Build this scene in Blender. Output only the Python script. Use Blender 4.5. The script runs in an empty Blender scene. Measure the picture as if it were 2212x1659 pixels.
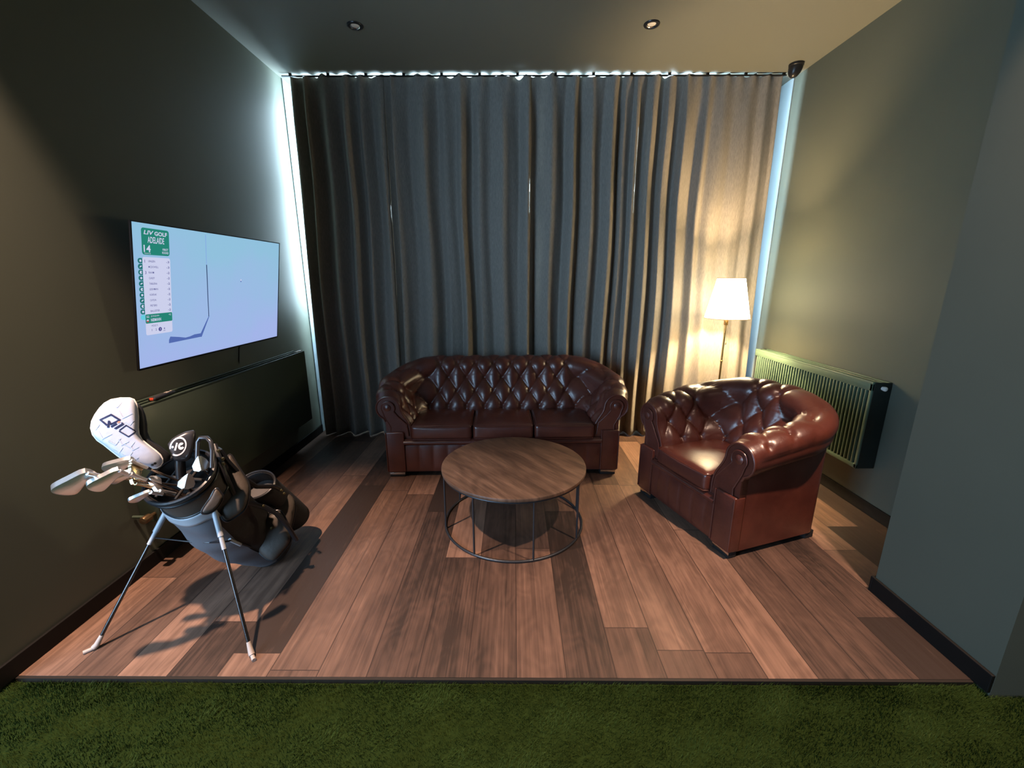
import bpy, bmesh, math, random
import numpy as np
from mathutils import Vector, Matrix
from mathutils.geometry import tessellate_polygon
PI = math.pi
R = math.radians
rnd = random.Random(7)
SC = bpy.context.scene
COL = SC.collection

# ------------------------------------------------------------------ helpers
def lerp(a, b, t): return a + (b - a) * t
def clamp(x, a=0.0, b=1.0): return max(a, min(b, x))
def sstep(a, b, x):
    t = clamp((x - a) / (b - a)); return t * t * (3 - 2 * t)
def V(*a): return Vector(a)

class MB:
    """collects shapes into one bmesh"""
    def __init__(s): s.bm = bmesh.new(); s.mi = 0
    def faces(s, verts, faces):
        vs = [s.bm.verts.new(v) for v in verts]
        for f in faces:
            try:
                fc = s.bm.faces.new([vs[i] for i in f]); fc.material_index = s.mi
            except ValueError: pass
        return vs
    def box(s, x0, x1, y0, y1, z0, z1, bev=0.0, seg=2, M=None):
        t = bmesh.new(); bmesh.ops.create_cube(t, size=1)
        for v in t.verts:
            v.co = V(lerp(x0, x1, v.co.x + .5), lerp(y0, y1, v.co.y + .5), lerp(z0, z1, v.co.z + .5))
        if bev > 0:
            bmesh.ops.bevel(t, geom=list(t.edges), offset=bev, segments=seg, profile=.5, affect='EDGES')
        s.merge(t, M)
    def merge(s, t, M=None):
        t.verts.index_update()
        vs = [s.bm.verts.new(M @ v.co if M else v.co) for v in t.verts]
        for f in t.faces:
            try:
                fc = s.bm.faces.new([vs[v.index] for v in f.verts]); fc.material_index = s.mi
            except ValueError: pass
        t.free()
    def tube(s, pts, r, closed=False, n=10, cap=True, rad=None):
        pts = [Vector(p) for p in pts]; m = len(pts); rings = []
        up = None
        for i, p in enumerate(pts):
            if closed: d = pts[(i + 1) % m] - pts[i - 1]
            else: d = pts[min(i + 1, m - 1)] - pts[max(i - 1, 0)]
            if d.length < 1e-9: d = V(0, 0, 1)
            d.normalize()
            if up is None:
                up = V(0, 0, 1) if abs(d.z) < .9 else V(1, 0, 0)
            up = (up - d * up.dot(d))
            if up.length < 1e-6: up = d.orthogonal()
            up.normalize(); sd = d.cross(up)
            rr = rad[i] if rad else r
            rings.append([s.bm.verts.new(p + (up * math.cos(2 * PI * k / n) + sd * math.sin(2 * PI * k / n)) * rr) for k in range(n)])
        for i in range(m if closed else m - 1):
            a, b = rings[i], rings[(i + 1) % m]
            off = 0
            if closed and i == m - 1:
                off = min(range(n), key=lambda o: sum((a[k].co - b[(k + o) % n].co).length for k in range(0, n, 3)))
            for k in range(n):
                f = s.bm.faces.new([a[k], a[(k + 1) % n], b[(k + 1 + off) % n], b[(k + off) % n]]); f.material_index = s.mi
        if cap and not closed:
            f = s.bm.faces.new(rings[0][::-1]); f.material_index = s.mi
            f = s.bm.faces.new(rings[-1]); f.material_index = s.mi
    def lathe(s, prof, n=32, M=None, cap=False):
        rings = []
        for r, z in prof:
            ring = []
            for k in range(n):
                co = V(r * math.cos(2 * PI * k / n), r * math.sin(2 * PI * k / n), z)
                ring.append(s.bm.verts.new(M @ co if M else co))
            rings.append(ring)
        for a, b in zip(rings, rings[1:]):
            for k in range(n):
                f = s.bm.faces.new([a[k], a[(k + 1) % n], b[(k + 1) % n], b[k]]); f.material_index = s.mi
        if cap:
            f = s.bm.faces.new(rings[0][::-1]); f.material_index = s.mi
            f = s.bm.faces.new(rings[-1]); f.material_index = s.mi
    def grid(s, fn, nu, nv, cu=False, cv=False):
        vs = [[s.bm.verts.new(fn(i / (nu if cu else nu - 1), j / (nv if cv else nv - 1))) for j in range(nv)] for i in range(nu)]
        for i in range(nu if cu else nu - 1):
            for j in range(nv if cv else nv - 1):
                f = s.bm.faces.new([vs[i][j], vs[(i + 1) % nu][j], vs[(i + 1) % nu][(j + 1) % nv], vs[i][(j + 1) % nv]]); f.material_index = s.mi
        return vs
    def poly(s, pts3):
        """fill a planar polygon"""
        vs = [s.bm.verts.new(p) for p in pts3]
        for t in tessellate_polygon([[Vector(p) for p in pts3]]):
            try:
                f = s.bm.faces.new([vs[i] for i in t]); f.material_index = s.mi
            except ValueError: pass
        return vs
    def prism(s, pts2, y0, y1, M=None, to3=None):
        """polygon (a,b) in XZ extruded along Y from y0 to y1"""
        to3 = to3 or (lambda a, b, y: V(a, y, b))
        f3 = (lambda a, b, y: M @ to3(a, b, y)) if M else to3
        A = s.poly([f3(a, b, y0) for a, b in pts2]); B = s.poly([f3(a, b, y1) for a, b in pts2])
        n = len(pts2)
        for i in range(n):
            f = s.bm.faces.new([A[i], A[(i + 1) % n], B[(i + 1) % n], B[i]]); f.material_index = s.mi
    def pillow(s, pts2, h, M, rings=6, flat=0.0, back=None):
        """outline (a,b) inflated to a cushion: M maps (a,b,depth)"""
        cx = sum(p[0] for p in pts2) / len(pts2); cy = sum(p[1] for p in pts2) / len(pts2)
        for sgn, hh in ((1, h), (-1, back if back is not None else h)):
            prev = None
            for r in range(rings + 1):
                k = r / rings; sc = math.cos(k * PI / 2 * .97); d = hh * math.sin(k * PI / 2) ** (1 - flat * .5)
                sc = sc if flat == 0 else sc ** (1 - flat)
                ring = [s.bm.verts.new(M @ V(cx + (x - cx) * sc, cy + (y - cy) * sc, sgn * d)) for x, y in pts2]
                if prev:
                    n = len(ring)
                    for i in range(n):
                        q = [prev[i], prev[(i + 1) % n], ring[(i + 1) % n], ring[i]]
                        f = s.bm.faces.new(q if sgn > 0 else q[::-1]); f.material_index = s.mi
                prev = ring
            f = s.bm.faces.new(prev if sgn > 0 else prev[::-1]); f.material_index = s.mi
        bmesh.ops.remove_doubles(s.bm, verts=list(s.bm.verts), dist=1e-5)
    def build(s, name, mats, parent=None, rel=None, smooth=True, recalc=True, angle=40):
        if recalc: bmesh.ops.recalc_face_normals(s.bm, faces=list(s.bm.faces))
        if rel is not None:
            rv = Vector(rel)
            for v in s.bm.verts: v.co = v.co - rv
        me = bpy.data.meshes.new(name); s.bm.to_mesh(me); s.bm.free()
        for m in (mats if isinstance(mats, (list, tuple)) else [mats]): me.materials.append(m)
        o = bpy.data.objects.new(name, me); COL.objects.link(o)
        if smooth:
            me.shade_smooth()
            if angle: me.set_sharp_from_angle(angle=R(angle))
        if parent: o.parent = parent
        return o

def tag(o, label=None, cat=None, group=None, kind=None):
    if label: o['label'] = label
    if cat: o['category'] = cat
    if group: o['group'] = group
    if kind: o['kind'] = kind
    return o
def thing(name, label, cat, loc=(0, 0, 0), rz=0.0, group=None):
    o = bpy.data.objects.new(name, None); COL.objects.link(o)
    o.location = loc; o.rotation_euler = (0, 0, rz); o.empty_display_size = .1
    return tag(o, label, cat, group)
def struct(mb, name, mat, smooth=False):
    return tag(mb.build(name, mat, smooth=smooth), kind='structure')
def frame(o, x, y, z):
    """matrix from three axes and an origin"""
    x, y, z = Vector(x).normalized(), Vector(y).normalized(), Vector(z).normalized()
    return Matrix(((x.x, y.x, z.x, o[0]), (x.y, y.y, z.y, o[1]), (x.z, y.z, z.z, o[2]), (0, 0, 0, 1)))
def along(o, d, hint=(0, 0, 1)):
    """frame at o whose z axis is d"""
    z = Vector(d).normalized(); x = Vector(hint).cross(z)
    if x.length < 1e-4: x = z.orthogonal()
    x.normalize(); return frame(o, x, z.cross(x), z)
def text_bm(s, body, w, h, x, z, M, y=0.0, align='L', shear=0.0, depth=0.0, bold=0.0, fit=True):
    """flat letters, box w by h with lower-left at (x,z), in the XZ plane at y, through M"""
    cu = bpy.data.curves.new('letters', 'FONT'); cu.body = body; cu.size = 1; cu.shear = shear; cu.offset = bold; cu.resolution_u = 3
    ob = bpy.data.objects.new('letters', cu); COL.objects.link(ob)
    dg = bpy.context.evaluated_depsgraph_get(); me = bpy.data.meshes.new_from_object(ob.evaluated_get(dg))
    xs = [v.co.x for v in me.vertices]; ys = [v.co.y for v in me.vertices]
    x0, x1, y0, y1 = min(xs), max(xs), min(ys), max(ys)
    ky = h / (y1 - y0); kx = (w / (x1 - x0)) if w else ky
    vs = [s.bm.verts.new(M @ V(x + (v.co.x - x0) * kx, y, z + (v.co.y - y0) * ky)) for v in me.vertices]
    for p in me.polygons:
        try:
            f = s.bm.faces.new([vs[i] for i in p.vertices]); f.material_index = s.mi
        except ValueError: pass
    bpy.data.objects.remove(ob); bpy.data.curves.remove(cu); bpy.data.meshes.remove(me)

# ------------------------------------------------------------------ materials
def mat(name, col, rough=.5, metal=0.0, coat=0.0, spec=.5, bump=None, var=None, emit=None, es=0.0, sheen=0.0, coat_rough=.1):
    m = bpy.data.materials.new(name); m.use_nodes = True
    nt = m.node_tree; b = nt.nodes['Principled BSDF']; L = nt.links
    b.inputs['Base Color'].default_value = (*col, 1); b.inputs['Roughness'].default_value = rough
    b.inputs['Metallic'].default_value = metal; b.inputs['Coat Weight'].default_value = coat
    b.inputs['Coat Roughness'].default_value = coat_rough
    b.inputs['Specular IOR Level'].default_value = spec; b.inputs['Sheen Weight'].default_value = sheen
    if emit: b.inputs['Emission Color'].default_value = (*emit, 1); b.inputs['Emission Strength'].default_value = es
    tc = nt.nodes.new('ShaderNodeTexCoord')
    if var:
        sc, amt = var[0], var[1]; scl = var[2] if len(var) > 2 else (1, 1, 1)
        mp = nt.nodes.new('ShaderNodeMapping'); mp.inputs['Scale'].default_value = scl
        L.new(tc.outputs['Object'], mp.inputs['Vector'])
        nz = nt.nodes.new('ShaderNodeTexNoise'); nz.inputs['Scale'].default_value = sc; nz.inputs['Detail'].default_value = 6
        L.new(mp.outputs[0], nz.inputs['Vector'])
        mx = nt.nodes.new('ShaderNodeMix'); mx.data_type = 'RGBA'
        mx.inputs['A'].default_value = (*[c * (1 - amt) for c in col], 1); mx.inputs['B'].default_value = (*[min(1, c * (1 + amt)) for c in col], 1)
        L.new(nz.outputs['Fac'], mx.inputs['Factor']); L.new(mx.outputs['Result'], b.inputs['Base Color'])
    if bump:
        sc, st, di = bump[0], bump[1], bump[2]; scl = bump[3] if len(bump) > 3 else (1, 1, 1)
        mp = nt.nodes.new('ShaderNodeMapping'); mp.inputs['Scale'].default_value = scl
        L.new(tc.outputs['Object'], mp.inputs['Vector'])
        nz = nt.nodes.new('ShaderNodeTexNoise'); nz.inputs['Scale'].default_value = sc; nz.inputs['Detail'].default_value = 5
        L.new(mp.outputs[0], nz.inputs['Vector'])
        bp = nt.nodes.new('ShaderNodeBump'); bp.inputs['Strength'].default_value = st; bp.inputs['Distance'].default_value = di
        L.new(nz.outputs['Fac'], bp.inputs['Height']); L.new(bp.outputs[0], b.inputs['Normal'])
    return m
def emis(name, col, strength=1.0, var=None):
    m = bpy.data.materials.new(name); m.use_nodes = True; nt = m.node_tree
    nt.nodes.clear(); out = nt.nodes.new('ShaderNodeOutputMaterial'); e = nt.nodes.new('ShaderNodeEmission')
    e.inputs[0].default_value = (*col, 1); e.inputs[1].default_value = strength
    nt.links.new(e.outputs[0], out.inputs[0])
    if var:
        tc = nt.nodes.new('ShaderNodeTexCoord'); nz = nt.nodes.new('ShaderNodeTexNoise'); nz.inputs['Scale'].default_value = var[0]; nz.inputs['Detail'].default_value = 7
        nt.links.new(tc.outputs['Object'], nz.inputs['Vector'])
        sp = nt.nodes.new('ShaderNodeSeparateXYZ'); nt.links.new(tc.outputs['Object'], sp.inputs[0])
        ad = nt.nodes.new('ShaderNodeMath'); ad.operation = 'MULTIPLY_ADD'; ad.inputs[1].default_value = -1.1; ad.inputs[2].default_value = .42
        nt.links.new(sp.outputs['Z'], ad.inputs[0])
        a2 = nt.nodes.new('ShaderNodeMath'); a2.operation = 'ADD'; nt.links.new(ad.outputs[0], a2.inputs[0]); nt.links.new(nz.outputs['Fac'], a2.inputs[1])
        rp = nt.nodes.new('ShaderNodeValToRGB'); nt.links.new(a2.outputs[0], rp.inputs[0])
        rp.color_ramp.elements[0].position = .1; rp.color_ramp.elements[0].color = (*var[1], 1)
        rp.color_ramp.elements[1].position = .95; rp.color_ramp.elements[1].color = (*var[2], 1)
        nt.links.new(rp.outputs[0], e.inputs[0])
    return m

class NT:
    """tiny node-graph writer"""
    def __init__(s, m): s.nt = m.node_tree; s.L = s.nt.links
    def n(s, t, **kw):
        nd = s.nt.nodes.new('ShaderNode' + t)
        for k, v in kw.items(): setattr(nd, k, v)
        return nd
    def put(s, sock, v):
        if hasattr(v, 'is_linked') or hasattr(v, 'links'): s.L.new(v, sock)
        else: sock.default_value = v
    def m(s, op, a, b=0.0, c=0.0):
        nd = s.n('Math', operation=op)
        for i, v in enumerate((a, b, c)): s.put(nd.inputs[i], v)
        return nd.outputs[0]
    def noise(s, vec, sc, det=4, rough=.5, dist=0.0):
        nd = s.n('TexNoise'); s.put(nd.inputs['Vector'], vec); nd.inputs['Scale'].default_value = sc
        nd.inputs['Detail'].default_value = det; nd.inputs['Roughness'].default_value = rough; nd.inputs['Distortion'].default_value = dist
        return nd.outputs['Fac']
    def xyz(s, x, y, z):
        nd = s.n('CombineXYZ')
        for i, v in enumerate((x, y, z)): s.put(nd.inputs[i], v)
        return nd.outputs[0]
    def ramp(s, f, stops):
        nd = s.n('ValToRGB'); s.put(nd.inputs[0], f); cr = nd.color_ramp
        while len(cr.elements) < len(stops): cr.elements.new(.5)
        for e, (p, c) in zip(cr.elements, stops): e.position = p; e.color = (*c, 1)
        return nd.outputs[0]
    def mix(s, f, a, b, bt='MIX'):
        nd = s.n('Mix', data_type='RGBA', blend_type=bt)
        s.put(nd.inputs['Factor'], f)
        for k, v in (('A', a), ('B', b)):
            if isinstance(v, tuple): nd.inputs[k].default_value = (*v, 1)
            else: s.L.new(v, nd.inputs[k])
        return nd.outputs['Result']

def wood_floor():
    m = bpy.data.materials.new('plank_floor'); m.use_nodes = True; g = NT(m); b = m.node_tree.nodes['Principled BSDF']
    tc = g.n('TexCoord'); sp = g.n('SeparateXYZ'); g.L.new(tc.outputs['Object'], sp.inputs[0])
    X, Y = sp.outputs[0], sp.outputs[1]
    PW, PL = .208, 1.55
    u = g.m('DIVIDE', g.m('ADD', X, .195), PW); iu = g.m('FLOOR', u); fu = g.m('SUBTRACT', u, iu)
    w1 = g.n('TexWhiteNoise', noise_dimensions='1D'); g.L.new(iu, w1.inputs['W'])
    v = g.m('ADD', g.m('DIVIDE', Y, PL), g.m('MULTIPLY', w1.outputs['Value'], 3.7)); iv = g.m('FLOOR', v); fv = g.m('SUBTRACT', v, iv)
    w2 = g.n('TexWhiteNoise', noise_dimensions='2D'); g.L.new(g.xyz(iu, iv, 0.0), w2.inputs['Vector'])
    rv = w2.outputs['Value']
    off = g.m('MULTIPLY', rv, 31.0)
    gx = g.m('ADD', X, off)
    # cathedral rings: distort the cross-grain coordinate along the plank
    wob = g.noise(g.xyz(g.m('MULTIPLY', gx, 3.0), g.m('MULTIPLY', Y, 1.3), off), 1.6, 2, .5)
    rings = g.m('SINE', g.m('ADD', g.m('MULTIPLY', wob, 75.0), g.m('MULTIPLY', gx, 40.0)))
    fine = g.noise(g.xyz(g.m('MULTIPLY', gx, 85.0), g.m('MULTIPLY', Y, 1.6), off), 1.0, 6, .65, .3)
    mid = g.noise(g.xyz(g.m('MULTIPLY', gx, 16.0), g.m('MULTIPLY', Y, 1.1), off), 1.0, 5, .6, .4)
    blot = g.noise(g.xyz(g.m('MULTIPLY', gx, 5.0), g.m('MULTIPLY', Y, 3.0), off), 1.0, 4, .6)
    t = g.m('ADD', g.m('MULTIPLY', fine, .42), g.m('ADD', g.m('MULTIPLY', mid, .38), g.m('MULTIPLY', rings, .022)))
    t = g.m('ADD', t, g.m('MULTIPLY', g.m('SUBTRACT', blot, .5), .35))
    t = g.m('ADD', t, g.m('MULTIPLY', g.m('SUBTRACT', rv, .5), .60))
    col = g.ramp(t, [(.22, (.030, .018, .0135)), (.38, (.080, .045, .032)), (.56, (.142, .080, .055)), (.86, (.330, .190, .130))])
    e1 = g.m('MINIMUM', fu, g.m('SUBTRACT', 1.0, fu)); e2 = g.m('MULTIPLY', g.m('MINIMUM', fv, g.m('SUBTRACT', 1.0, fv)), PL / PW)
    gap = g.m('LESS_THAN', g.m('MINIMUM', e1, e2), .011)
    col = g.mix(g.m('MULTIPLY', gap, .75), col, (.018, .010, .008))
    g.L.new(col, b.inputs['Base Color'])
    b.inputs['Roughness'].default_value = .5; g.L.new(g.m('ADD', .40, g.m('MULTIPLY', fine, .22)), b.inputs['Roughness'])
    bp = g.n('Bump'); bp.inputs['Strength'].default_value = .35; bp.inputs['Distance'].default_value = .004
    g.L.new(g.m('SUBTRACT', t, g.m('MULTIPLY', gap, 1.2)), bp.inputs['Height']); g.L.new(bp.outputs[0], b.inputs['Normal'])
    return m
def wood_top():
    m = bpy.data.materials.new('tabletop_wood'); m.use_nodes = True; g = NT(m); b = m.node_tree.nodes['Principled BSDF']
    tc = g.n('TexCoord'); mp = g.n('Mapping'); mp.inputs['Rotation'].default_value = (0, 0, R(-38)); g.L.new(tc.outputs['Object'], mp.inputs[0])
    sp = g.n('SeparateXYZ'); g.L.new(mp.outputs[0], sp.inputs[0]); X, Y = sp.outputs[0], sp.outputs[1]
    wob = g.noise(g.xyz(g.m('MULTIPLY', X, 4.2), g.m('MULTIPLY', Y, 1.2), 3.3), 1.0, 2, .5, .2)
    rings = g.m('SINE', g.m('MULTIPLY', wob, 62.0))
    fine = g.noise(g.xyz(g.m('MULTIPLY', X, 60.0), g.m('MULTIPLY', Y, 4.0), 0.0), 1.0, 6, .65, .1)
    mid = g.noise(g.xyz(g.m('MULTIPLY', X, 12.0), g.m('MULTIPLY', Y, 1.7), 0.0), 1.0, 5, .6, .55)
    t = g.m('ADD', g.m('MULTIPLY', fine, .34), g.m('ADD', g.m('MULTIPLY', mid, .62), g.m('MULTIPLY', rings, .03)))
    col = g.ramp(t, [(.30, (.034, .019, .012)), (.43, (.082, .046, .029)), (.55, (.138, .080, .051)), (.70, (.225, .138, .092))])
    g.L.new(col, b.inputs['Base Color']); b.inputs['Roughness'].default_value = .48
    bp = g.n('Bump'); bp.inputs['Strength'].default_value = .25; bp.inputs['Distance'].default_value = .002
    g.L.new(t, bp.inputs['Height']); g.L.new(bp.outputs[0], b.inputs['Normal'])
    return m
def leather(name, lo, hi):
    m = bpy.data.materials.new(name); m.use_nodes = True; g = NT(m); b = m.node_tree.nodes['Principled BSDF']
    tc = g.n('TexCoord'); o = tc.outputs['Object']
    big = g.noise(o, 5.0, 4, .6); fine = g.noise(o, 160.0, 3, .6); wr = g.noise(o, 26.0, 5, .62, 1.1)
    g.L.new(g.ramp(big, [(.3, lo), (.7, hi)]), b.inputs['Base Color'])
    g.L.new(g.m('ADD', .24, g.m('MULTIPLY', wr, .22)), b.inputs['Roughness'])
    b.inputs['Specular IOR Level'].default_value = .6; b.inputs['Coat Weight'].default_value = .25; b.inputs['Coat Roughness'].default_value = .22
    bp = g.n('Bump'); bp.inputs['Strength'].default_value = .16; bp.inputs['Distance'].default_value = .006
    g.L.new(g.m('ADD', g.m('MULTIPLY', fine, .12), wr), bp.inputs['Height']); g.L.new(bp.outputs[0], b.inputs['Normal'])
    return m
def curtain_mat():
    m = bpy.data.materials.new('curtain_cloth'); m.use_nodes = True; g = NT(m); nt = m.node_tree; b = nt.nodes['Principled BSDF']
    tc = g.n('TexCoord'); sp = g.n('SeparateXYZ'); g.L.new(tc.outputs['Object'], sp.inputs[0])
    wv = g.noise(g.xyz(g.m('MULTIPLY', sp.outputs[0], 220.0), g.m('MULTIPLY', sp.outputs[1], 220.0), g.m('MULTIPLY', sp.outputs[2], 26.0)), 1.0, 3, .6)
    g.L.new(g.ramp(wv, [(.3, (.180, .163, .140)), (.7, (.275, .250, .214))]), b.inputs['Base Color'])
    b.inputs['Roughness'].default_value = .9; b.inputs['Specular IOR Level'].default_value = .15; b.inputs['Sheen Weight'].default_value = .15
    bp = g.n('Bump'); bp.inputs['Strength'].default_value = .2; bp.inputs['Distance'].default_value = .002
    g.L.new(wv, bp.inputs['Height']); g.L.new(bp.outputs[0], b.inputs['Normal'])
    return m
def pane_mat():
    m = bpy.data.materials.new('window_glass'); m.use_nodes = True; nt = m.node_tree; nt.nodes.clear()
    out = nt.nodes.new('ShaderNodeOutputMaterial'); mx = nt.nodes.new('ShaderNodeMixShader'); t = nt.nodes.new('ShaderNodeBsdfTransparent'); gl = nt.nodes.new('ShaderNodeBsdfGlossy')
    gl.inputs['Roughness'].default_value = .02; mx.inputs[0].default_value = .06; t.inputs[0].default_value = (.95, .98, 1, 1)
    nt.links.new(t.outputs[0], mx.inputs[1]); nt.links.new(gl.outputs[0], mx.inputs[2]); nt.links.new(mx.outputs[0], out.inputs[0])
    return m
def turf_mat():
    m = bpy.data.materials.new('turf_green'); m.use_nodes = True; g = NT(m); b = m.node_tree.nodes['Principled BSDF']
    tc = g.n('TexCoord'); f = g.noise(tc.outputs['Object'], 9.0, 6, .7)
    f2 = g.noise(tc.outputs['Object'], 120.0, 2, .5)
    g.L.new(g.ramp(g.m('ADD', g.m('MULTIPLY', f, .35), g.m('MULTIPLY', f2, .65)), [(.3, (.014, .027, .006)), (.52, (.033, .055, .013)), (.75, (.072, .105, .030))]), b.inputs['Base Color'])
    b.inputs['Roughness'].default_value = .7; b.inputs['Specular IOR Level'].default_value = .0
    return m

M = dict(
    wall=mat('wall_paint', (.098, .108, .084), .66, spec=.25, bump=(90, .06, .002), var=(3, .05)),
    ceil=mat('ceiling_paint', (.140, .143, .118), .7, spec=.3, bump=(80, .05, .002)),
    floor=wood_floor(), top=wood_top(),
    base=mat('baseboard_black', (.007, .0065, .006), .65, spec=.2, var=(6, .2)),
    trim=mat('edge_strip', (.03, .024, .02), .45, metal=.3, var=(8, .2)),
    under=mat('turf_backing', (.016, .028, .007), .9, spec=0.0, var=(20, .3)), turf=turf_mat(),
    white=mat('window_white', (.72, .76, .78), .5, var=(5, .03)), pane=pane_mat(),
    reveal=mat('window_reveal', (.26, .32, .35), .6, var=(5, .03)),
    curtain=curtain_mat(), track=mat('track_black', (.012, .012, .012), .4, metal=.4, var=(9, .1)),
    sofa=leather('oxblood_leather', (.066, .0158, .0105), (.116, .0295, .0180)),
    button=leather('button_leather', (.06, .015, .011), (.09, .022, .015)),
    dark=mat('black_underside', (.008, .007, .007), .8, var=(8, .2)), chrome=mat('polished_steel', (.62, .60, .58), .16, metal=1.0, var=(40, .06)),
    steel=mat('table_frame_steel', (.055, .060, .068), .38, metal=.7, var=(30, .1)),
    brass=mat('brass', (.60, .36, .12), .25, metal=1.0, var=(20, .08)),
    rad=mat('radiator_green', (.085, .145, .100), .5, coat=.08, var=(5, .04)),
    raddark=mat('radiator_dark_green', (.040, .058, .040), .45, coat=.2, var=(5, .04)),
    radblack=mat('radiator_side_black', (.010, .014, .011), .5, var=(5, .1)),
    slot=mat('radiator_inside', (.012, .014, .012), .8, var=(5, .1)),
    valve=mat('valve_white', (.75, .73, .68), .4, var=(20, .04)),
    tvb=mat('tv_black', (.010, .010, .012), .3, var=(10, .1)),
    black=mat('black_plastic', (.011, .011, .013), .33, var=(12, .15)),
)
# ------------------------------------------------------------------ camera, view
cam = bpy.data.cameras.new('camera'); co = bpy.data.objects.new('camera', cam); COL.objects.link(co)
cam.sensor_width = 36; cam.lens = 905 / 2212 * 36; cam.clip_start = .02
co.location = (0, 0, 1.6); co.rotation_euler = (R(90 - 14.0), 0, R(.25)); SC.camera = co
SC.view_settings.view_transform = 'Standard'; SC.view_settings.look = 'None'
SC.view_settings.exposure = 0.0; SC.view_settings.gamma = 1.0; SC.view_settings.use_curve_mapping = False
w = bpy.data.worlds.new('world'); SC.world = w; w.use_nodes = True
w.node_tree.nodes['Background'].inputs[0].default_value = (.55, .7, 1, 1); w.node_tree.nodes['Background'].inputs[1].default_value = .02

def light(kind, name, loc, energy, col, rot=(0, 0, 0), size=None, size_y=None, radius=None, spot=None, blend=.5, spread=None):
    d = bpy.data.lights.new(name, kind); d.energy = energy; d.color = col
    o = bpy.data.objects.new(name, d); COL.objects.link(o); o.location = loc; o.rotation_euler = rot
    if kind == 'AREA':
        d.shape = 'RECTANGLE'; d.size = size; d.size_y = size_y or size
        if spread: d.spread = spread
    if radius is not None: d.shadow_soft_size = radius
    if kind == 'SPOT': d.spot_size = spot; d.spot_blend = blend
    return o
WARM = (1, .68, .50)
light('SPOT', 'bay_downlight_left', (-1.82, 1.06, 3.84), 1300, WARM, (R(2), R(-3), 0), radius=.05, spot=R(76), blend=1)
light('SPOT', 'bay_downlight_right', (1.75, 1.06, 3.84), 1000, WARM, (R(2), R(3), 0), radius=.05, spot=R(74), blend=1)
# daylight outside the window
light('AREA', 'daylight', (0, 5.05, 2.1), 2300, (.66, .86, 1), (R(-90), 0, 0), size=4.6, size_y=2.8)
# the lit simulator screen at the left end of the golf bay
light('AREA', 'simulator_screen_light', (-3.0, -.75, 1.45), 205, (.44, .70, 1), (R(88), 0, R(-34)), size=1.7, size_y=2.4)

# ------------------------------------------------------------------ room
XL, XR, XP, YF, YB, ZC = -2.075, 2.49, 1.90, 1.39, 4.55, 3.34
m = MB(); m.box(XL, XR, YF, YB + .3, -.12, 0); struct(m, 'floor', M['floor'])
m = MB(); m.box(XL + .001, XP - .001, YF - .012, YF - .0005, -.1, -.001); struct(m, 'trim_1', M['trim'])
m = MB(); m.box(-5.2, 5.2, -3.2, YF - .012, -.12, -.021); struct(m, 'floor_bay', M['under'])
m = MB(); m.box(XL, XR, YF + .12, YB + .3, ZC, ZC + .1); struct(m, 'ceiling', M['ceil'])
m = MB(); m.box(-5.2, 5.2, -3.2, YF, 3.95, 4.05); struct(m, 'ceiling_bay', M['ceil'])
m = MB(); m.box(XL - .15, XL, YF - .07, YB + .3, -.1, 4.0); m.box(-5.2, XL - .15, YF - .07, YF + .12, -.1, 4.0); struct(m, 'wall_left', M['wall'])
m = MB(); m.box(XR, XR + .15, YF + .5, YB + .3, -.1, 4.0); struct(m, 'wall_right', M['wall'])
m = MB(); m.box(XP, XR + .15, YF - .06, 1.895, -.1, 4.0); m.box(XR + .15, 5.2, YF - .06, YF + .12, -.1, 4.0); struct(m, 'wall_right_front', M['wall'])
m = MB(); m.box(XL, XP, YF, YF + .12, 3.26, 4.0); struct(m, 'wall_front', M['wall'])
m = MB(); m.box(-5.3, -5.2, -3.3, YF, -.1, 4.0); struct(m, 'wall_bay_left', M['wall'])
m = MB(); m.box(5.2, 5.3, -3.3, YF, -.1, 4.0); struct(m, 'wall_bay_right', M['wall'])
m = MB(); m.box(-5.3, 5.3, -3.3, -3.2, -.1, 4.0); struct(m, 'wall_bay_back', M['wall'])
# back wall around the window: sill, lintel, right pier
m = MB(); m.box(XL, XR, YB, YB + .12, -.05, 1.25); m.box(XL, XR, YB, YB + .12, 3.3, ZC); m.box(1.85, XR, YB, YB + .12, 1.25, 3.3); struct(m, 'wall_back', M['reveal'])
m = MB(); m.box(XL, XL + .008, 4.27, YB, 0, ZC); struct(m, 'trim_2', M['reveal'])
m = MB(); m.box(XR - .008, XR, 4.27, YB, 0, ZC); struct(m, 'trim_3', M['reveal'])
# window
m = MB()
for x in (XL + .03, -.78, .52, 1.82): m.box(x - .03, x + .03, YB + .01, YB + .07, 1.25, 3.3, .006)
for z in (1.28, 2.5, 3.27): m.box(XL, 1.85, YB + .012, YB + .068, z - .03, z + .03, .006)
win = tag(m.build('window_1', M['white']), kind='structure')
m = MB(); m.box(XL, 1.85, YB + .035, YB + .045, 1.25, 3.3); m.build('window_pane', M['pane'], win)
# baseboards
BH, BT = .085, .014
m = MB(); m.box(XL, XL + BT, YF - .07, 4.27, 0, BH, .003); struct(m, 'baseboard_left', M['base'])
m = MB(); m.box(XR - BT, XR, 1.895, 4.27, 0, BH, .003); struct(m, 'baseboard_right', M['base'])
m = MB(); m.box(XP - BT, XP, YF - .06, 1.895, 0, BH, .003); m.box(XP - BT, XR - BT, 1.895, 1.895 + BT, 0, BH, .003); struct(m, 'baseboard_right_front', M['base'])

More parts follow.
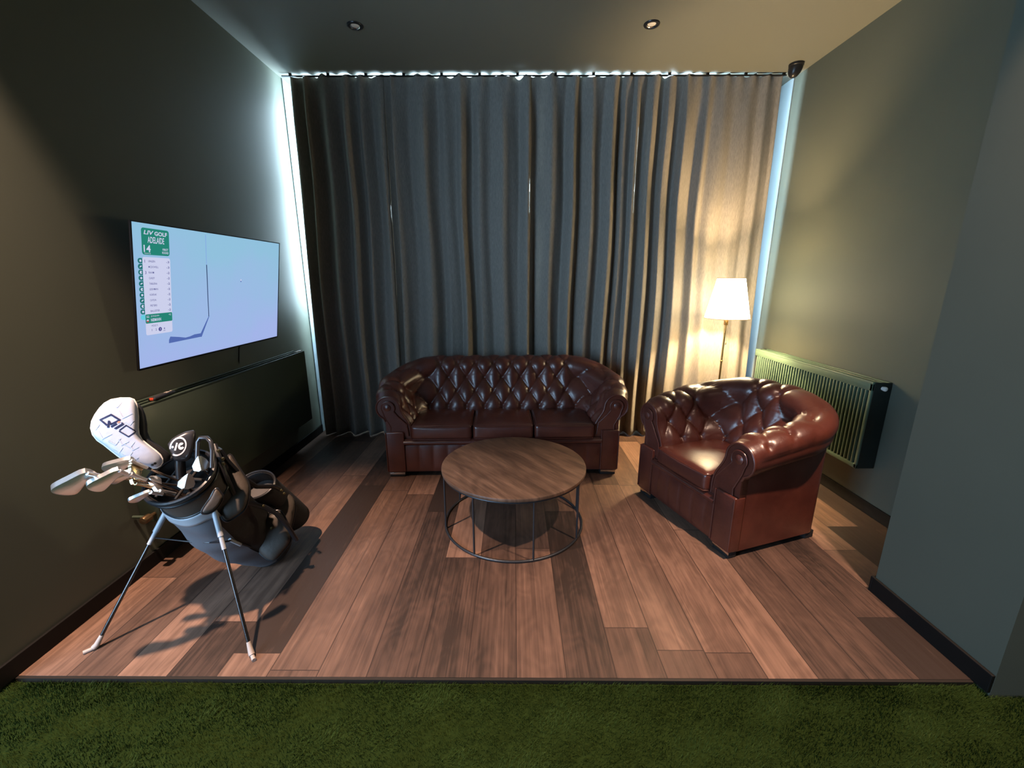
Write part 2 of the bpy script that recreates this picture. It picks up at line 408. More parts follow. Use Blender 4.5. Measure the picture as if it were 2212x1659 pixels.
# ------------------------------------------------------------------ turf
def turf():
    rg = np.random.default_rng(3); n = 300000
    x = rg.uniform(-3.2, 3.2, n); y = YF - .016 - rg.random(n) ** 1.35 * 1.75
    h = rg.uniform(.012, .024, n); wd = rg.uniform(.0005, .0010, n)
    cl = np.sin(x * 9 + np.sin(y * 13) * 1.7) + np.sin(x * 23 - y * 17) * .7 + np.sin(x * 5 + y * 31) * .8
    ang = cl * .8 + rg.normal(0, .7, n) - 1.3; ln = rg.uniform(.2, 1.0, n)
    dx, dy = np.cos(ang), np.sin(ang); px, py = -dy, dx
    z0 = -.022
    P = np.zeros((n, 5, 3))
    for k, (f, wk) in enumerate(((0, 1), (.55, .8))):
        lx = dx * h * ln * f ** 1.7; ly = dy * h * ln * f ** 1.7; z = z0 + h * f
        for j, sg in ((0, -1), (1, 1)):
            P[:, k * 2 + j, 0] = x + lx + sg * px * wd * wk; P[:, k * 2 + j, 1] = y + ly + sg * py * wd * wk; P[:, k * 2 + j, 2] = z
    P[:, 4, 0] = x + dx * h * ln; P[:, 4, 1] = y + dy * h * ln; P[:, 4, 2] = z0 + h * .92
    P[:, :, 1] = np.minimum(P[:, :, 1], YF - .013)
    base = np.arange(n)[:, None] * 5
    q = (base + np.array([0, 1, 3, 2])).ravel(); t = (base + np.array([2, 3, 4])).ravel()
    me = bpy.data.meshes.new('artificial_turf'); me.vertices.add(n * 5); me.vertices.foreach_set('co', P.ravel())
    me.loops.add(n * 7); me.loops.foreach_set('vertex_index', np.concatenate([q, t]).astype(np.int32))
    me.polygons.add(n * 2)
    ls = np.concatenate([np.arange(n) * 4, n * 4 + np.arange(n) * 3]).astype(np.int32)
    me.polygons.foreach_set('loop_start', ls); me.update(calc_edges=True); me.validate()
    me.materials.append(M['turf']); o = bpy.data.objects.new('artificial_turf', me); COL.objects.link(o)
    tag(o, 'short green artificial golf turf in front of the wooden floor edge', 'artificial turf', kind='stuff')
turf()

# ------------------------------------------------------------------ curtains
def px2x(px): return (px - 1110) / 234.5
FW = 1.45
FL = [(632, .03, .05), (663, .045, .05), (690, .06, .06), (733, .065, .06), (771, .075, .06), (803, .05, .06), (845, .06, .06), (872, .055, .09), (935, .07, .08),
      (976, .02, .07), (1010, .085, .06), (1048, .03, .07), (1103, .06, .10), (1148, .075, .05), (1203, .07, .08), (1242, .08, .05), (1285, .055, .07), (1324, .085, .06),
      (1349, .03, .06), (1374, .06, .07), (1408, .075, .08), (1442, .06, .09), (1481, .07, .10), (1517, .030, .06), (1556, .022, .10), (1604, .022, .10), (1640, .030, .10), (1668, .02, .07)]
KN = [(-2.2, 0.0)]
for px, d, fw in FL:
    x = px2x(px); fw = fw * FW if px < 1500 else fw; KN += [(x - fw / 2, -d), (x + fw / 2, d * .85)]
KN += [(2.6, 0.0)]
def fold(x):
    for (a, ya), (b, yb) in zip(KN, KN[1:]):
        if a <= x <= b:
            t = (x - a) / max(b - a, 1e-6)
            s = t * t * (3 - 2 * t)
            return lerp(ya, yb, lerp(t, s, .75))
    return 0.0
CT, CB = 3.322, .012
def curtain(x0, x1, label, slit):
    nx = int((x1 - x0) / .0075) + 2; nz = 72; m = MB()
    def fn(u, v):
        x = lerp(x0, x1, u); s = 1 - v            # v: 0 top .. 1 bottom
        top = 3.338 - .026 * abs(math.sin(PI * x / .118 + .6 * math.sin(x * 7))) ** 1.3 * (.78 + .22 * math.sin(x * 2.3 + 1)) - .012 * max(0, math.sin(x * 9.7 + 1) - .7) / .3
        drop = v ** 1.6
        z = lerp(top, CB + .006 * math.sin(x * 11), drop)
        dep = CT - z
        amp = .40 + .45 * sstep(0, .45, dep) + .25 * sstep(1.0, 3.3, dep)
        y = 4.20 + fold(x) * amp + .013 * math.sin(2 * PI * x / .118 + .6) * math.exp(-dep / .10)
        y += .004 * math.sin(x * 63 + z * 1.7) * sstep(.1, .8, dep) + .010 * math.sin(x * 2.1 + z * 1.9) * sstep(.1, 1, dep)
        k = dep / 3.3
        xo = lerp(0, (-.045 if x < 0 else .03) * abs(x / 2.1) ** 3, k) + .012 * math.sin(z * 2.6 + x * 3.1) * sstep(.2, 1.2, dep) * (1 - abs(2 * u - 1) ** 6)
        if u == 0 and slit[0]: xo += .004 if slit[0][0] < z < slit[0][1] else -.012
        if u == 1 and slit[1]: xo -= .000 if slit[1][0] < z < slit[1][1] else -.006
        if u == 0: y += .004
        return V(x + xo, y, z)
    m.grid(fn, nx, nz)
    o = m.build('curtain', M['curtain'], recalc=False, angle=None)
    sd = o.modifiers.new('thickness', 'SOLIDIFY'); sd.thickness = .002; sd.offset = 0
    tag(o, label, 'curtain', 'floor-length curtain panels on the ceiling track')
s1, s2, s3 = (2.16, 2.30), (2.18, 2.52), (2.2, 2.95)
curtain(-1.957, -1.147, 'dark grey floor-length curtain panel hanging leftmost, beside the television wall', (None, s1))
curtain(-1.147, .141, 'grey curtain panel hanging behind the left and middle of the sofa', (s1, s2))
curtain(.141, 1.104, 'grey brown curtain panel behind the right end of the sofa', (s2, s3))
curtain(1.104, 2.335, 'lamp-lit beige curtain panel hanging rightmost, behind the floor lamp', (s3, None))
m = MB(); m.box(XL + .05, 2.36, 4.175, 4.195, 3.316, 3.3225)
for i in range(14):
    x = -1.95 + i * .33; m.box(x - .012, x + .012, 4.178, 4.192, 3.3225, ZC)
tag(m.build('curtain_track', M['track'], smooth=False), 'thin black curtain track along the ceiling above the curtains', 'curtain track')

# ------------------------------------------------------------------ ceiling fittings
dl = None
for i, (x, y, lb) in enumerate(((-1.123, 3.476, 'round black recessed ceiling downlight on the left, nearer the television wall'), (.966, 3.469, 'round black recessed ceiling downlight on the right, nearer the lamp-lit wall'))):
    if dl is None:
        dl = thing('ceiling_downlight', lb, 'downlight', (x, y, ZC), 0, 'recessed downlights in the ceiling')
        m = MB(); m.lathe([(.036, .0), (.036, -.004), (.040, -.009), (.052, -.007), (.056, -.002), (.056, .0)], 36); m.build('trim_ring', M['black'], dl)
        m = MB(); m.lathe([(.0001, -.002), (.026, -.002), (.028, -.001)], 28); m.build('lens', mat('downlight_lens', (.80, .74, .66), .25, var=(30, .05)), dl)
        m = MB(); m.lathe([(.028, -.001), (.031, -.004), (.036, -.006), (.037, -.001)], 28); m.build('reflector', M['chrome'], dl)
    else:
        d2 = dl.copy(); COL.objects.link(d2); d2.location = (x, y, ZC); d2['label'] = lb
        for c in list(dl.children):
            k = c.copy(); COL.objects.link(k); k.parent = d2
dc = thing('security_camera', 'small black ribbed dome camera on the ceiling at the right end of the curtain track', 'security camera', (2.345, 4.03, ZC))
m = MB(); m.lathe([(.052, 0), (.056, -.004), (.056, -.018), (.050, -.024)], 32, cap=True); m.build('mount', M['black'], dc)
m = MB()
mm = Matrix.Translation((0, 0, -.022)) @ Matrix.Rotation(R(14), 4, 'Y')
m.lathe([(.052, .010)] + [(.052 * math.cos(t * PI / 2) + (.0015 if k % 2 else 0), -.085 * math.sin(t * PI / 2)) for k, t in enumerate([i / 15 for i in range(15)])] + [(.0005, -.085)], 32, mm); m.build('dome', M['black'], dc)

# ------------------------------------------------------------------ television
tv = thing('television', 'large wall-mounted television showing a golf broadcast on the dark left wall', 'television', (-2.016, 2.875, 1.133), R(90))
tv.rotation_euler = (R(9), 0, R(90)); tv.rotation_mode = 'XYZ'
W2, TH = .675, .757; I4 = Matrix.Identity(4)
m = MB(); m.box(-W2 - .006, W2 + .006, .001, .009, -.010, TH + .006, .002); m.box(-W2 + .14, W2 - .14, .008, .034, .06, TH - .16, .008); m.build('housing', M['tvb'], tv)
m = MB()
for a in ((-W2 - .006, -W2, -.010, TH + .006), (W2, W2 + .006, -.010, TH + .006), (-W2, W2, -.010, 0), (-W2, W2, TH, TH + .006)): m.box(a[0], a[1], -.003, .002, a[2], a[3])
m.build('bezel', M['tvb'], tv, smooth=False)
m = MB(); m.box(-.12, .12, .030, .060, .28, .52, .004); m.box(-.05, .05, .058, .098, .36, .46, .004); m.build('wall_bracket', M['black'], tv)
TVK = .86
def e_(n, c, k=1.0, var=None): return emis(n, tuple(v * TVK * k for v in c), 1.0, var)
pic = e_('screen_picture', (.36, .56, .86), 1, (2.2, tuple(v * TVK for v in (.33, .62, .84)), tuple(v * TVK for v in (.43, .53, .95))))
eW, eG, eN, eT = e_('graphic_white', (.70, .73, .97)), e_('graphic_green', (.022, .265, .20)), e_('graphic_navy', (.075, .075, .30)), e_('graphic_teal', (.02, .20, .20))
eS, eB, eC, eRd, eS2 = e_('shadow_blue', (.10, .17, .50)), e_('pole_navy', (.035, .06, .16)), e_('graphic_cyan', (.15, .70, .85)), e_('flag_red', (.65, .08, .08)), e_('pole_light', (.28, .47, .88))
scr = None
m = MB(); m.faces([(-W2, 0, 0), (W2, 0, 0), (W2, 0, TH), (-W2, 0, TH)], [(0, 1, 2, 3)]); scr = m.build('screen', pic, tv, smooth=False, recalc=False)
T = Matrix.Translation((-W2, 0, 0))
def rrect(x0, x1, z0, z1, r, n=5):
    p = []
    for cx, cz, a0 in ((x1 - r, z1 - r, 0), (x0 + r, z1 - r, 90), (x0 + r, z0 + r, 180), (x1 - r, z0 + r, 270)):
        p += [(cx + r * math.cos(R(a0 + 90 * k / n)), cz + r * math.sin(R(a0 + 90 * k / n))) for k in range(n + 1)]
    return p
def flat(name, pts, mt, y):
    m = MB(); m.poly([T @ V(a, y, b) for a, b in pts]); return m.build(name, mt, scr, smooth=False)
def circ(cx, cz, r, n=18, a0=0, a1=360): return [(cx + r * math.cos(R(lerp(a0, a1, k / n))), cz + r * math.sin(R(lerp(a0, a1, k / n)))) for k in range(n + (a1 - a0 < 360))]
flat('title_panel', rrect(.0545, .2325, .6005, .735, .014), eG, -.001)
flat('leaderboard_panel', rrect(.0535, .2345, .270, .589, .012), eW, -.001)
flat('player_bar', rrect(.0535, .2335, .2395, .289, .006), eG, -.0016)
flat('hole_panel', rrect(.0535, .2330, .1755, .252, .010), eW, -.001)
for k in range(11):
    z = lerp(.5686, .3045, k / 9) if k < 10 else .2748
    c = circ(.0385, z, .0135, 12, 90, 270)
    flat('team_badge', c + [(.053, z - .0135), (.053, z + .0135)], eC if k == 10 else eT, -.001)
for k in range(10):
    z = lerp(.5686, .3045, k / 9); m = MB()
    sh = [circ(.0405, z, .0065, 8), [(.034, z - .006), (.047, z + .001), (.046, z + .006), (.035, z + .002)], circ(.041, z, .008, 10, 30, 330) + [(.041, z)]][k % 3]
    m.poly([T @ V(a, -.0018, b) for a, b in sh]); m.build('badge_mark', eW, scr, smooth=False)
def tx(nm, mt_, s, w_, h_, x, z, y=-.002, **k):
    mb = MB(); text_bm(mb, s, w_, h_, x, z, T, y, **k); return mb.build(nm, mt_, scr, smooth=False)
tx('event_lettering', eW, 'LIV', .062, .021, .0685, .7030, shear=.2, bold=.022); tx('event_lettering', eW, 'GOLF', .083, .021, .1355, .7015, bold=.03)
tx('city_lettering', eW, 'ADELAIDE', .107, .032, .0905, .6615, bold=.015); tx('place_number', eW, '14', .043, .036, .0640, .6140, bold=.02); tx('team_lettering', eW, 'TEAMS LB', .040, .006, .066, .6045)
tx('round_lettering', eW, 'FIRST', .038, .012, .185, .6270, bold=.015); tx('round_lettering', eW, 'ROUND', .043, .012, .181, .6105, bold=.015)
tx('rank_number', eW, '52', .017, .012, .0595, .2700, y=-.0024, bold=.015); tx('player_lettering', eW, 'JOAQUIN', .055, .010, .0865, .2715, y=-.0024); tx('player_lettering', eW, 'NIEMANN', .067, .017, .0865, .2480, y=-.0024, bold=.02); tx('score_lettering', eW, '+2', .015, .010, .2085, .2725, y=-.0024, bold=.012)
NM = [('1', 'UIHLEIN', .043, '-3'), ('', 'MCDOWELL', .064, '-3'), ('3', 'RAHM', .034, '-2'), ('', 'CASEY', .037, '-2'), ('', 'TABUENA', .051, '-2'), ('', 'LEISHMAN', .055, '-2'), ('', 'KOKRAK', .044, '-2'), ('', 'CATLIN', .039, '-2'), ('', 'PIETERS', .044, '-2'), ('', 'BALLESTER', .060, '-2')]
for k, (a, nme, wd, sc_) in enumerate(NM):
    z = lerp(.5630, .3000, k / 9)
    if a: tx('rank_number', eN, a, None, .015, .0655, z - .003, bold=.01)
    tx('player_lettering', eN, nme, wd, .0105, .0880, z, bold=.004); tx('score_lettering', eN, sc_, .019, .0115, .2065, z - .001, bold=.014)
tx('hole_lettering', eN, 'HOLE 5', .040, .010, .0895, .2200)
for s_, x in (('1', .0900), ('2', .1140), ('4', .1700)): tx('hole_number', eN, s_, None, .0125, x, .1950, bold=.008)
m = MB(); m.poly([T @ V(a, -.002, b) for a, b in [(.166, .188), (.181, .188), (.181, .190), (.166, .190)]]); m.build('hole_underline', eN, scr, smooth=False)
m = MB()
m.poly([T @ V(a, -.002, b) for a, b in circ(.1455, .2005, .0115, 20)])
m.build('hole_disc', eN, scr, smooth=False)
tx('hole_number', eW, '3', None, .0115, .1420, .1950, y=-.003, bold=.01)
m = MB(); m.poly([T @ V(a, -.0028, b) for a, b in circ(.0655, .2545, .0075, 16, 0, 180)]); m.build('flag_top', eW, scr, smooth=False)
m = MB(); m.poly([T @ V(a, -.0028, b) for a, b in circ(.0655, .2545, .0075, 16, 180, 360)]); m.build('flag_bottom', eRd, scr, smooth=False)
flat('flagstick', [(.5175, .5640), (.5250, .5640), (.5362, .2378), (.5298, .2360)], eB, -.001)
flat('flagstick_top', [(.5130, .7430), (.5195, .7430), (.5235, .5640), (.5185, .5640)], eS2, -.001)
flat('hole_rim', circ(.534, .2375, .002, 6) and [(.519, .2420), (.548, .2405), (.548, .2385), (.519, .2400)], eS2, -.0008)
flat('stick_shadow', [(.5290, .2360), (.5365, .2360), (.4655, .1130), (.4585, .1135), (.4550, .1330)], eS, -.001)
flat('flag_shadow', [(.4640, .1130), (.4585, .1145), (.2034, .1105), (.2050, .1300), (.2150, .1480), (.2400, .1440), (.2800, .1370), (.3300, .1265), (.3650, .1290), (.4050, .1370), (.4600, .1370)], eS, -.0011)
flat('ball_shadow', circ(.862, .4610, .0062, 14), eS, -.0011); flat('golf_ball', circ(.862, .4690, .0065, 14), eW, -.0014)
m = MB(); m.tube([(.21, .02, .0), (.213, .03, -.04), (.222, .035, -.10), (.228, .040, -.185)], .004, n=8); m.build('power_cable', M['black'], tv)

# ------------------------------------------------------------------ radiators (run along the walls)
def radiator(name, label, xw, xf, y0, y1, z0, z1, rib, body_mat, end_mat):
    s = 1 if xf > xw else -1
    t = thing(name, label, 'radiator', (xw, (y0 + y1) / 2, 0)); rel = t.location
    def bx(m, xa, xb, *a, **k): m.box(min(xa, xb), max(xa, xb), *a, **k)
    m = MB(); bx(m, xf - s * .012, xf, y0, y1, z0, z1 - .012, .003)
    if rib:
        m.build('inner_sheet', M['slot'], t, rel); m = MB()
    if rib:
        n = 41; p = (y1 - y0 - .06) / n
        for k in range(n):
            y = y0 + .03 + p * (k + .5)
            bx(m, xf - .002 * s, xf + s * .016, y - p * .23, y + p * .23, z0 + .03, z1 - .06, .005)
        bx(m, xf - .002 * s, xf + s * .014, y0, y1, z1 - .062, z1 - .012, .004); bx(m, xf - .002 * s, xf + s * .014, y0, y1, z0, z0 + .032, .004)
        bx(m, xf - .002 * s, xf + s * .014, y0, y0 + .022, z0, z1 - .012, .004)
    m.build('front_panel', body_mat, t, rel)
    m = MB(); bx(m, xw + s * .012, xf - s * .014, y0 + .01, y1 - .01, z0 + .01, z1 - .03); m.build('convector', M['slot'], t, rel, smooth=False)
    m = MB(); xm = (xw + xf) / 2
    bx(m, xf - s * .022, xf + s * (.015 if rib else 0), y0, y1, z1 - .014, z1, .003); bx(m, xm - .010, xm + .006, y0, y1, z1 - .016, z1 - .002, .002); bx(m, xw + s * .008, xw + s * .026, y0, y1, z1 - .014, z1, .002)
    n = 60
    for k in range(n):
        y = lerp(y0, y1, (k + .5) / n); bx(m, xw + s * .02, xf - s * .012, y - .0015, y + .0015, z1 - .020, z1 - .010)
    m.build('top_grille', body_mat, t, rel, smooth=False)
    m = MB(); bx(m, xw + s * .006, xf + s * (.004 if rib else -.002), y0 - .004, y0 + .003, z0 + .004, z1 - .002, .002); m.build('side_panel', end_mat, t, rel)
    m = MB(); bx(m, xw + s * .006, xf - s * .002, y1 - .003, y1 + .004, z0 + .004, z1 - .002, .002); m.build('side_panel', end_mat, t, rel)
    m = MB(); bx(m, xw, xw + s * .03, y0 + .2, y0 + .24, z0 + .05, z1 - .06); m.build('wall_bracket', M['slot'], t, rel, smooth=False)
    m = MB(); bx(m, xw, xw + s * .03, y1 - .24, y1 - .2, z0 + .05, z1 - .06); m.build('wall_bracket', M['slot'], t, rel, smooth=False)
    return t, rel
rr, rel = radiator('radiator', 'green ribbed panel radiator on the right wall behind the leather armchair', XR, 2.375, 2.68, 4.06, .33, .945, True, M['rad'], M['radblack'])
m = MB(); mm = along((2.425, 2.676, .905), (0, -1, 0)); m.lathe([(.012, 0), (.012, .012), (.015, .013), (.015, .024), (.010, .028), (.0005, .028)], 20, mm); m.build('bleed_valve', M['valve'], rr, rel)
m = MB(); m.tube([(2.43, 4.0, .335), (2.43, 4.0, .0)], .008, n=10); m.build('supply_pipe', M['raddark'], rr, rel)
rl, rel = radiator('radiator', 'dark green flat-fronted radiator on the left wall under the television', XL, -1.955, 2.07, 3.86, .29, .955, False, M['raddark'], M['raddark'])
m = MB(); mm = along((-1.99, 3.82, .955), (0, 0, 1)); m.box(-2.0, -1.975, 3.76, 3.85, .955, .962, .002); m.build('vent_cap', M['valve'], rl, rel)
m = MB(); mm = along((-1.985, 2.066, .345), (0, -1, 0)); m.lathe([(.010, 0), (.010, .03), (.020, .034), (.022, .070), (.018, .078), (.0005, .08)], 20, mm); m.build('thermostat_valve', mat('valve_bronze', (.16, .10, .05), .35, metal=.8, var=(20, .1)), rl, rel)
m = MB(); m.tube([(-1.985, 2.03, .345), (-2.03, 2.03, .345), (XL + .002, 2.03, .345)], .008, n=10); m.build('supply_pipe', M['raddark'], rl, rel)

# remote on the left radiator
rm = thing('remote_control', 'black television remote control lying on the left radiator', 'remote control', (-1.985, 2.27, .957), R(97))
m = MB(); m.box(-.085, .085, -.021, .021, 0, .016, .006, 3); m.build('body', M['black'], rm)
m = MB()
for i in range(9):
    for j in range(3): m.box(-.072 + i * .011, -.066 + i * .011, -.013 + j * .010, -.007 + j * .010, .0155, .0175)
m.build('keypad', mat('remote_keys', (.06, .06, .065), .5, var=(30, .1)), rm, smooth=False)
m = MB()
for i in range(3):
    for j in range(2): m.box(.030 + i * .009, .036 + i * .009, -.009 + j * .011, -.002 + j * .011, .0155, .0178)
m.box(.070, .078, -.006, .004, .0155, .0178); m.build('light_buttons', mat('remote_buttons', (.62, .55, .48), .5, var=(30, .1)), rm, smooth=False)
m = MB(); m.box(-.0855, -.078, -.010, .010, .002, .0165, .002); m.build('power_button', mat('remote_red', (.55, .06, .02), .4, var=(30, .1)), rm)

# ------------------------------------------------------------------ floor lamp
LX, LY = 1.925, 3.83
lp = thing('floor_lamp', 'lit brass floor lamp with a white tapered shade behind the armchair', 'floor lamp', (LX, LY, 0))
m = MB(); m.lathe([(.0005, .0), (.14, .0), (.14, .012), (.132, .018), (.02, .022), (.012, .032)], 40); m.build('base', M['brass'], lp)
m = MB(); m.lathe([(.0085, .02), (.0085, .86), (.0115, .862), (.0115, .872), (.0085, .874), (.0085, 1.20)], 18); m.build('pole', M['brass'], lp)
m = MB(); m.tube([(.012, -.012, 1.27), (.013, -.013, 1.04)], .0012, n=6); m.lathe([(.0008, 0), (.004, .004), (.004, .02), (.0008, .024)], 10, Matrix.Translation((.013, -.013, 1.02))); m.build('pull_switch', M['brass'], lp)
m = MB(); m.lathe([(.016, 1.20), (.018, 1.21), (.018, 1.27), (.010, 1.275)], 20); m.build('socket', M['brass'], lp)
shm = bpy.data.materials.new('lamp_shade_fabric'); shm.use_nodes = True; g = NT(shm); b = shm.node_tree.nodes['Principled BSDF']
b.inputs['Base Color'].default_value = (.85, .78, .62, 1); b.inputs['Roughness'].default_value = .9
b.inputs['Emission Color'].default_value = (1, .80, .50, 1); b.inputs['Emission Strength'].default_value = 28
m = MB()
def sh(u, v):
    a = u * 2 * PI; r = lerp(.187, .113, v); return V(r * math.cos(a), r * math.sin(a), lerp(1.260, 1.612, v))
m.grid(sh, 64, 10, cu=True)
so = m.build('lamp_shade', shm, lp, angle=None); sd = so.modifiers.new('thickness', 'SOLIDIFY'); sd.thickness = .003
rimm = mat('shade_binding', (.62, .48, .26), .8, emit=(1, .7, .35), es=.6, var=(20, .05))
for r_, z_ in ((.187, 1.262), (.113, 1.610)):
    m = MB(); m.tube([(r_ * math.cos(k * PI / 32), r_ * math.sin(k * PI / 32), z_) for k in range(64)], .0035, True, 6); m.build('shade_rim', rimm, lp)
m = MB()
for k in range(3): m.tube([(.0, .0, 1.30), (.11 * math.cos(k * 2.094), .11 * math.sin(k * 2.094), 1.30), (.176 * math.cos(k * 2.094), .176 * math.sin(k * 2.094), 1.30)], .0018, n=6)
m.build('shade_ring', M['brass'], lp)
bl = emis('bulb_glow', (1, .78, .45), 14)
m = MB(); m.lathe([(.012, 1.275), (.020, 1.30), (.030, 1.33), (.030, 1.35), (.018, 1.375), (.0005, 1.38)], 20); m.build('bulb', bl, lp)
light('POINT', 'lamp_bulb_light', (LX, LY, 1.44), 200, (1, .70, .38), radius=.035)

# ------------------------------------------------------------------ coffee table
ct = thing('coffee_table', 'round wooden coffee table on a thin dark metal frame in front of the sofa', 'coffee table', (0, 2.575, 0))
m = MB(); m.lathe([(.0005, .418), (.468, .418), (.474, .4155), (.4755, .411), (.4755, .399), (.473, .395), (.0005, .395)], 96); m.build('tabletop', M['top'], ct)
RR = .462
def ring(z, r): return [(RR * math.cos(k * PI / 48), RR * math.sin(k * PI / 48), z) for k in range(96)]
m = MB(); m.tube(ring(.008, RR), .008, True, 10); m.build('base_ring', M['steel'], ct)
m = MB(); m.tube(ring(.387, RR), .007, True, 10); m.build('top_ring', M['steel'], ct)
for k in range(8):
    a = R(-30.5 + 45 * k); x, y = RR * math.cos(a), RR * math.sin(a)
    m = MB(); m.tube([(x, y, .006), (x, y, .389)], .0062, n=10); m.build('leg', M['steel'], ct)
# ------------------------------------------------------------------ chesterfields
def chesterfield(t, W, a, ncush, yb, zf, zm, zb, ps, seed, rc):
    """front plane y=0, seat faces -y; a = half seat width, yb = seat-back line"""
    rd = random.Random(seed); pt = .132; ye = .012
    S1 = yb - rc - ye; S2 = PI / 2 * rc; S3 = 2 * (a - rc); ST = 2 * (S1 + S2) + S3
    def path(s):                       # s from -ST/2 to ST/2 (left arm front -> right arm front)
        q = abs(s); sg = 1 if s >= 0 else -1
        if q <= S3 / 2: return V(sg * q, yb, 0), V(0, 1, 0), 1.0
        q -= S3 / 2
        if q <= S2:
            th = q / rc; return V(sg * (a - rc + rc * math.sin(th)), yb - rc + rc * math.cos(th), 0), V(sg * math.sin(th), math.cos(th), 0), 1.0 - .35 * (q / S2)
        q -= S2
        f = min(1, q / S1); return V(sg * a, yb - rc - q, 0), V(sg, 0, 0), .65 * (1 - f)
    def profile(b):
        zt = lerp(zm, zb, sstep(.65, 1, b)) if b > .65 else lerp(zf, zm, b / .65); nc = lerp(.172, .225, b); r = lerp(.095, .096, b); no = .20
        z0 = .40; P = [(0, .28), (0, .34), (0, z0)]
        C = (nc - r, zt - r)
        for i in range(1, 13):
            u = i / 12; h1, h2 = (0, z0 + (C[1] - z0) * .45), (C[0] - .004, C[1] - (C[1] - z0) * .35)
            P.append(tuple((1 - u) ** 3 * p0 + 3 * (1 - u) ** 2 * u * p1 + 3 * (1 - u) * u * u * p2 + u ** 3 * p3 for p0, p1, p2, p3 in zip((0, z0), h1, h2, C)))
        crest = len(P)
        for i in range(1, 19):
            th = R(180 - 230 * i / 18); P.append((nc + r * math.cos(th), zt - r + r * math.sin(th)))
        E_ = P[-1]; P += [(lerp(E_[0], no, .6), E_[1] - .012), (no, E_[1] - .04), (no - .01, E_[1] - .06), (no - .02, E_[1] - .08), (no - .03, E_[1] - .10)]
        L = [0]
        for p, q in zip(P, P[1:]): L.append(L[-1] + math.hypot(q[0] - p[0], q[1] - p[1]))
        off = L[2]; return P, [l - off for l in L], zt, nc, r, no
    cache = {}
    def prof(b):
        k = round(b, 3)
        if k not in cache: cache[k] = profile(k)
        return cache[k]
    def at(P, L, tt):
        for i in range(len(L) - 1):
            if tt <= L[i + 1]:
                f = (tt - L[i]) / (L[i + 1] - L[i]); return lerp(P[i][0], P[i + 1][0], f), lerp(P[i][1], P[i + 1][1], f)
        return P[-1]
    def surf(s, tt):
        p, n, b = path(s); P, L = prof(b)[:2]; nn, z = at(P, L, tt); v = p + n * nn; v.z = z; return v
    def crest_t(b):
        P, L, zt, nc, r, no = prof(b); return L[14] + r * PI / 2
    t0 = .085
    def tuft(s, tt):
        b = path(s)[2]; ct_ = crest_t(b)
        k = (tt - t0) / pt
        wlow = sstep(-.13, -.03, tt); whi = 1 - sstep(ct_ + .07, ct_ + .15, tt); wcr = 1 - .75 * sstep(ct_ - .05, ct_ + .06, tt)
        q = ST / 2 - abs(s); wend = sstep(.015, .075, q)
        w = wlow * whi * wend
        if k <= 0:
            h = abs(math.sin(PI * s / ps)) ** .5 * lerp(1, .55, clamp(-k)); d2 = ((s / ps - round(s / ps)) * ps) ** 2 + (tt - t0) ** 2
        else:
            A_, B_ = s / ps + k / 2, s / ps - k / 2
            h = (abs(math.sin(PI * A_)) * abs(math.sin(PI * B_))) ** .42
            i, j = round(A_), round(B_); ds = (s / ps - (i + j) / 2) * ps; dt = (k - (i - j)) * pt; d2 = ds * ds + dt * dt
        return (.035 * (1 - (1 - h) * wcr) - .014 * math.exp(-d2 / .020 ** 2) * (1 if k > -.3 else 0)) * w + .012 * (1 - w) * whi * (1 if q > .02 else .6)
    e = .002
    def surf_t(s, tt):
        p = surf(s, tt); du = surf(min(s + e, ST / 2), tt) - surf(max(s - e, -ST / 2), tt); dv = surf(s, tt + e) - surf(s, tt - e)
        n = du.cross(dv)
        if n.length < 1e-12: return p
        n.normalize()
        nn = path(s)[1]
        # keep the normal on the seat side / upper side
        if n.dot(-nn * 1.0 + V(0, 0, 1)) < 0 and tt < crest_t(path(s)[2]): n = -n
        return p + n * tuft(s, tt)
    # orientation test once
    nv = 118
    sc_ = S3 / 2 + S2 * .5
    def part(name, sa, sb, nu):
        m = MB()
        def fn(u, v):
            s = lerp(sa, sb, u); P, L = prof(path(s)[2])[:2]
            tm = L[0]; tx_ = L[-1]; tc_ = crest_t(path(s)[2]) + .16
            tt = lerp(tm, tc_, v / .86) if v < .86 else lerp(tc_, tx_, (v - .86) / .14)
            p = surf(s, tt); du = surf(s + e, tt) - surf(s - e, tt); dv = surf(s, tt + e) - surf(s, tt - e)
            n = du.cross(dv)
            if n.length > 1e-12: p = p + n.normalized() * -SG * tuft(s, tt)
            return p
        m.grid(fn, nu, nv)
        return m.build(name, M['sofa'], t, recalc=True, angle=None)
    # sign: at the back centre the inner face normal must point to -y
    du = surf(e, .1) - surf(-e, .1); dv = surf(0, .1 + e) - surf(0, .1 - e); SG = 1 if du.cross(dv).y > 0 else -1
    den = 95
    nb = int(2 * sc_ * den); na = int((ST / 2 - sc_) * den)
    back = part('backrest', -sc_, sc_, nb); arms = [part('arm', -ST / 2, -sc_, na), part('arm', sc_, ST / 2, na)]
    # buttons
    bme = None
    for k in range(0, 8):
        tt = t0 + k * pt
        for i in range(-14, 15):
            s = (i + (.5 if k % 2 else 0)) * ps
            if abs(s) > ST / 2 - .06: continue
            if tt > crest_t(path(s)[2]) + .075: continue
            p = surf(s, tt); du = surf(s + e, tt) - surf(s - e, tt); dv = surf(s, tt + e) - surf(s, tt - e); n = (du.cross(dv)).normalized() * -SG
            p = p + n * (tuft(s, tt) + .000)
            if bme is None:
                m = MB(); m.lathe([(.0105, -.004), (.011, 0), (.009, .004), (.005, .006), (.0004, .0065)], 14); o = m.build('button', M['button'], None); bme = o.data
            else:
                o = bpy.data.objects.new('button', bme); COL.objects.link(o)
            pa = back if abs(s) <= sc_ else (arms[0] if s < 0 else arms[1])
            o.parent = pa; o.matrix_local = along(p, n)
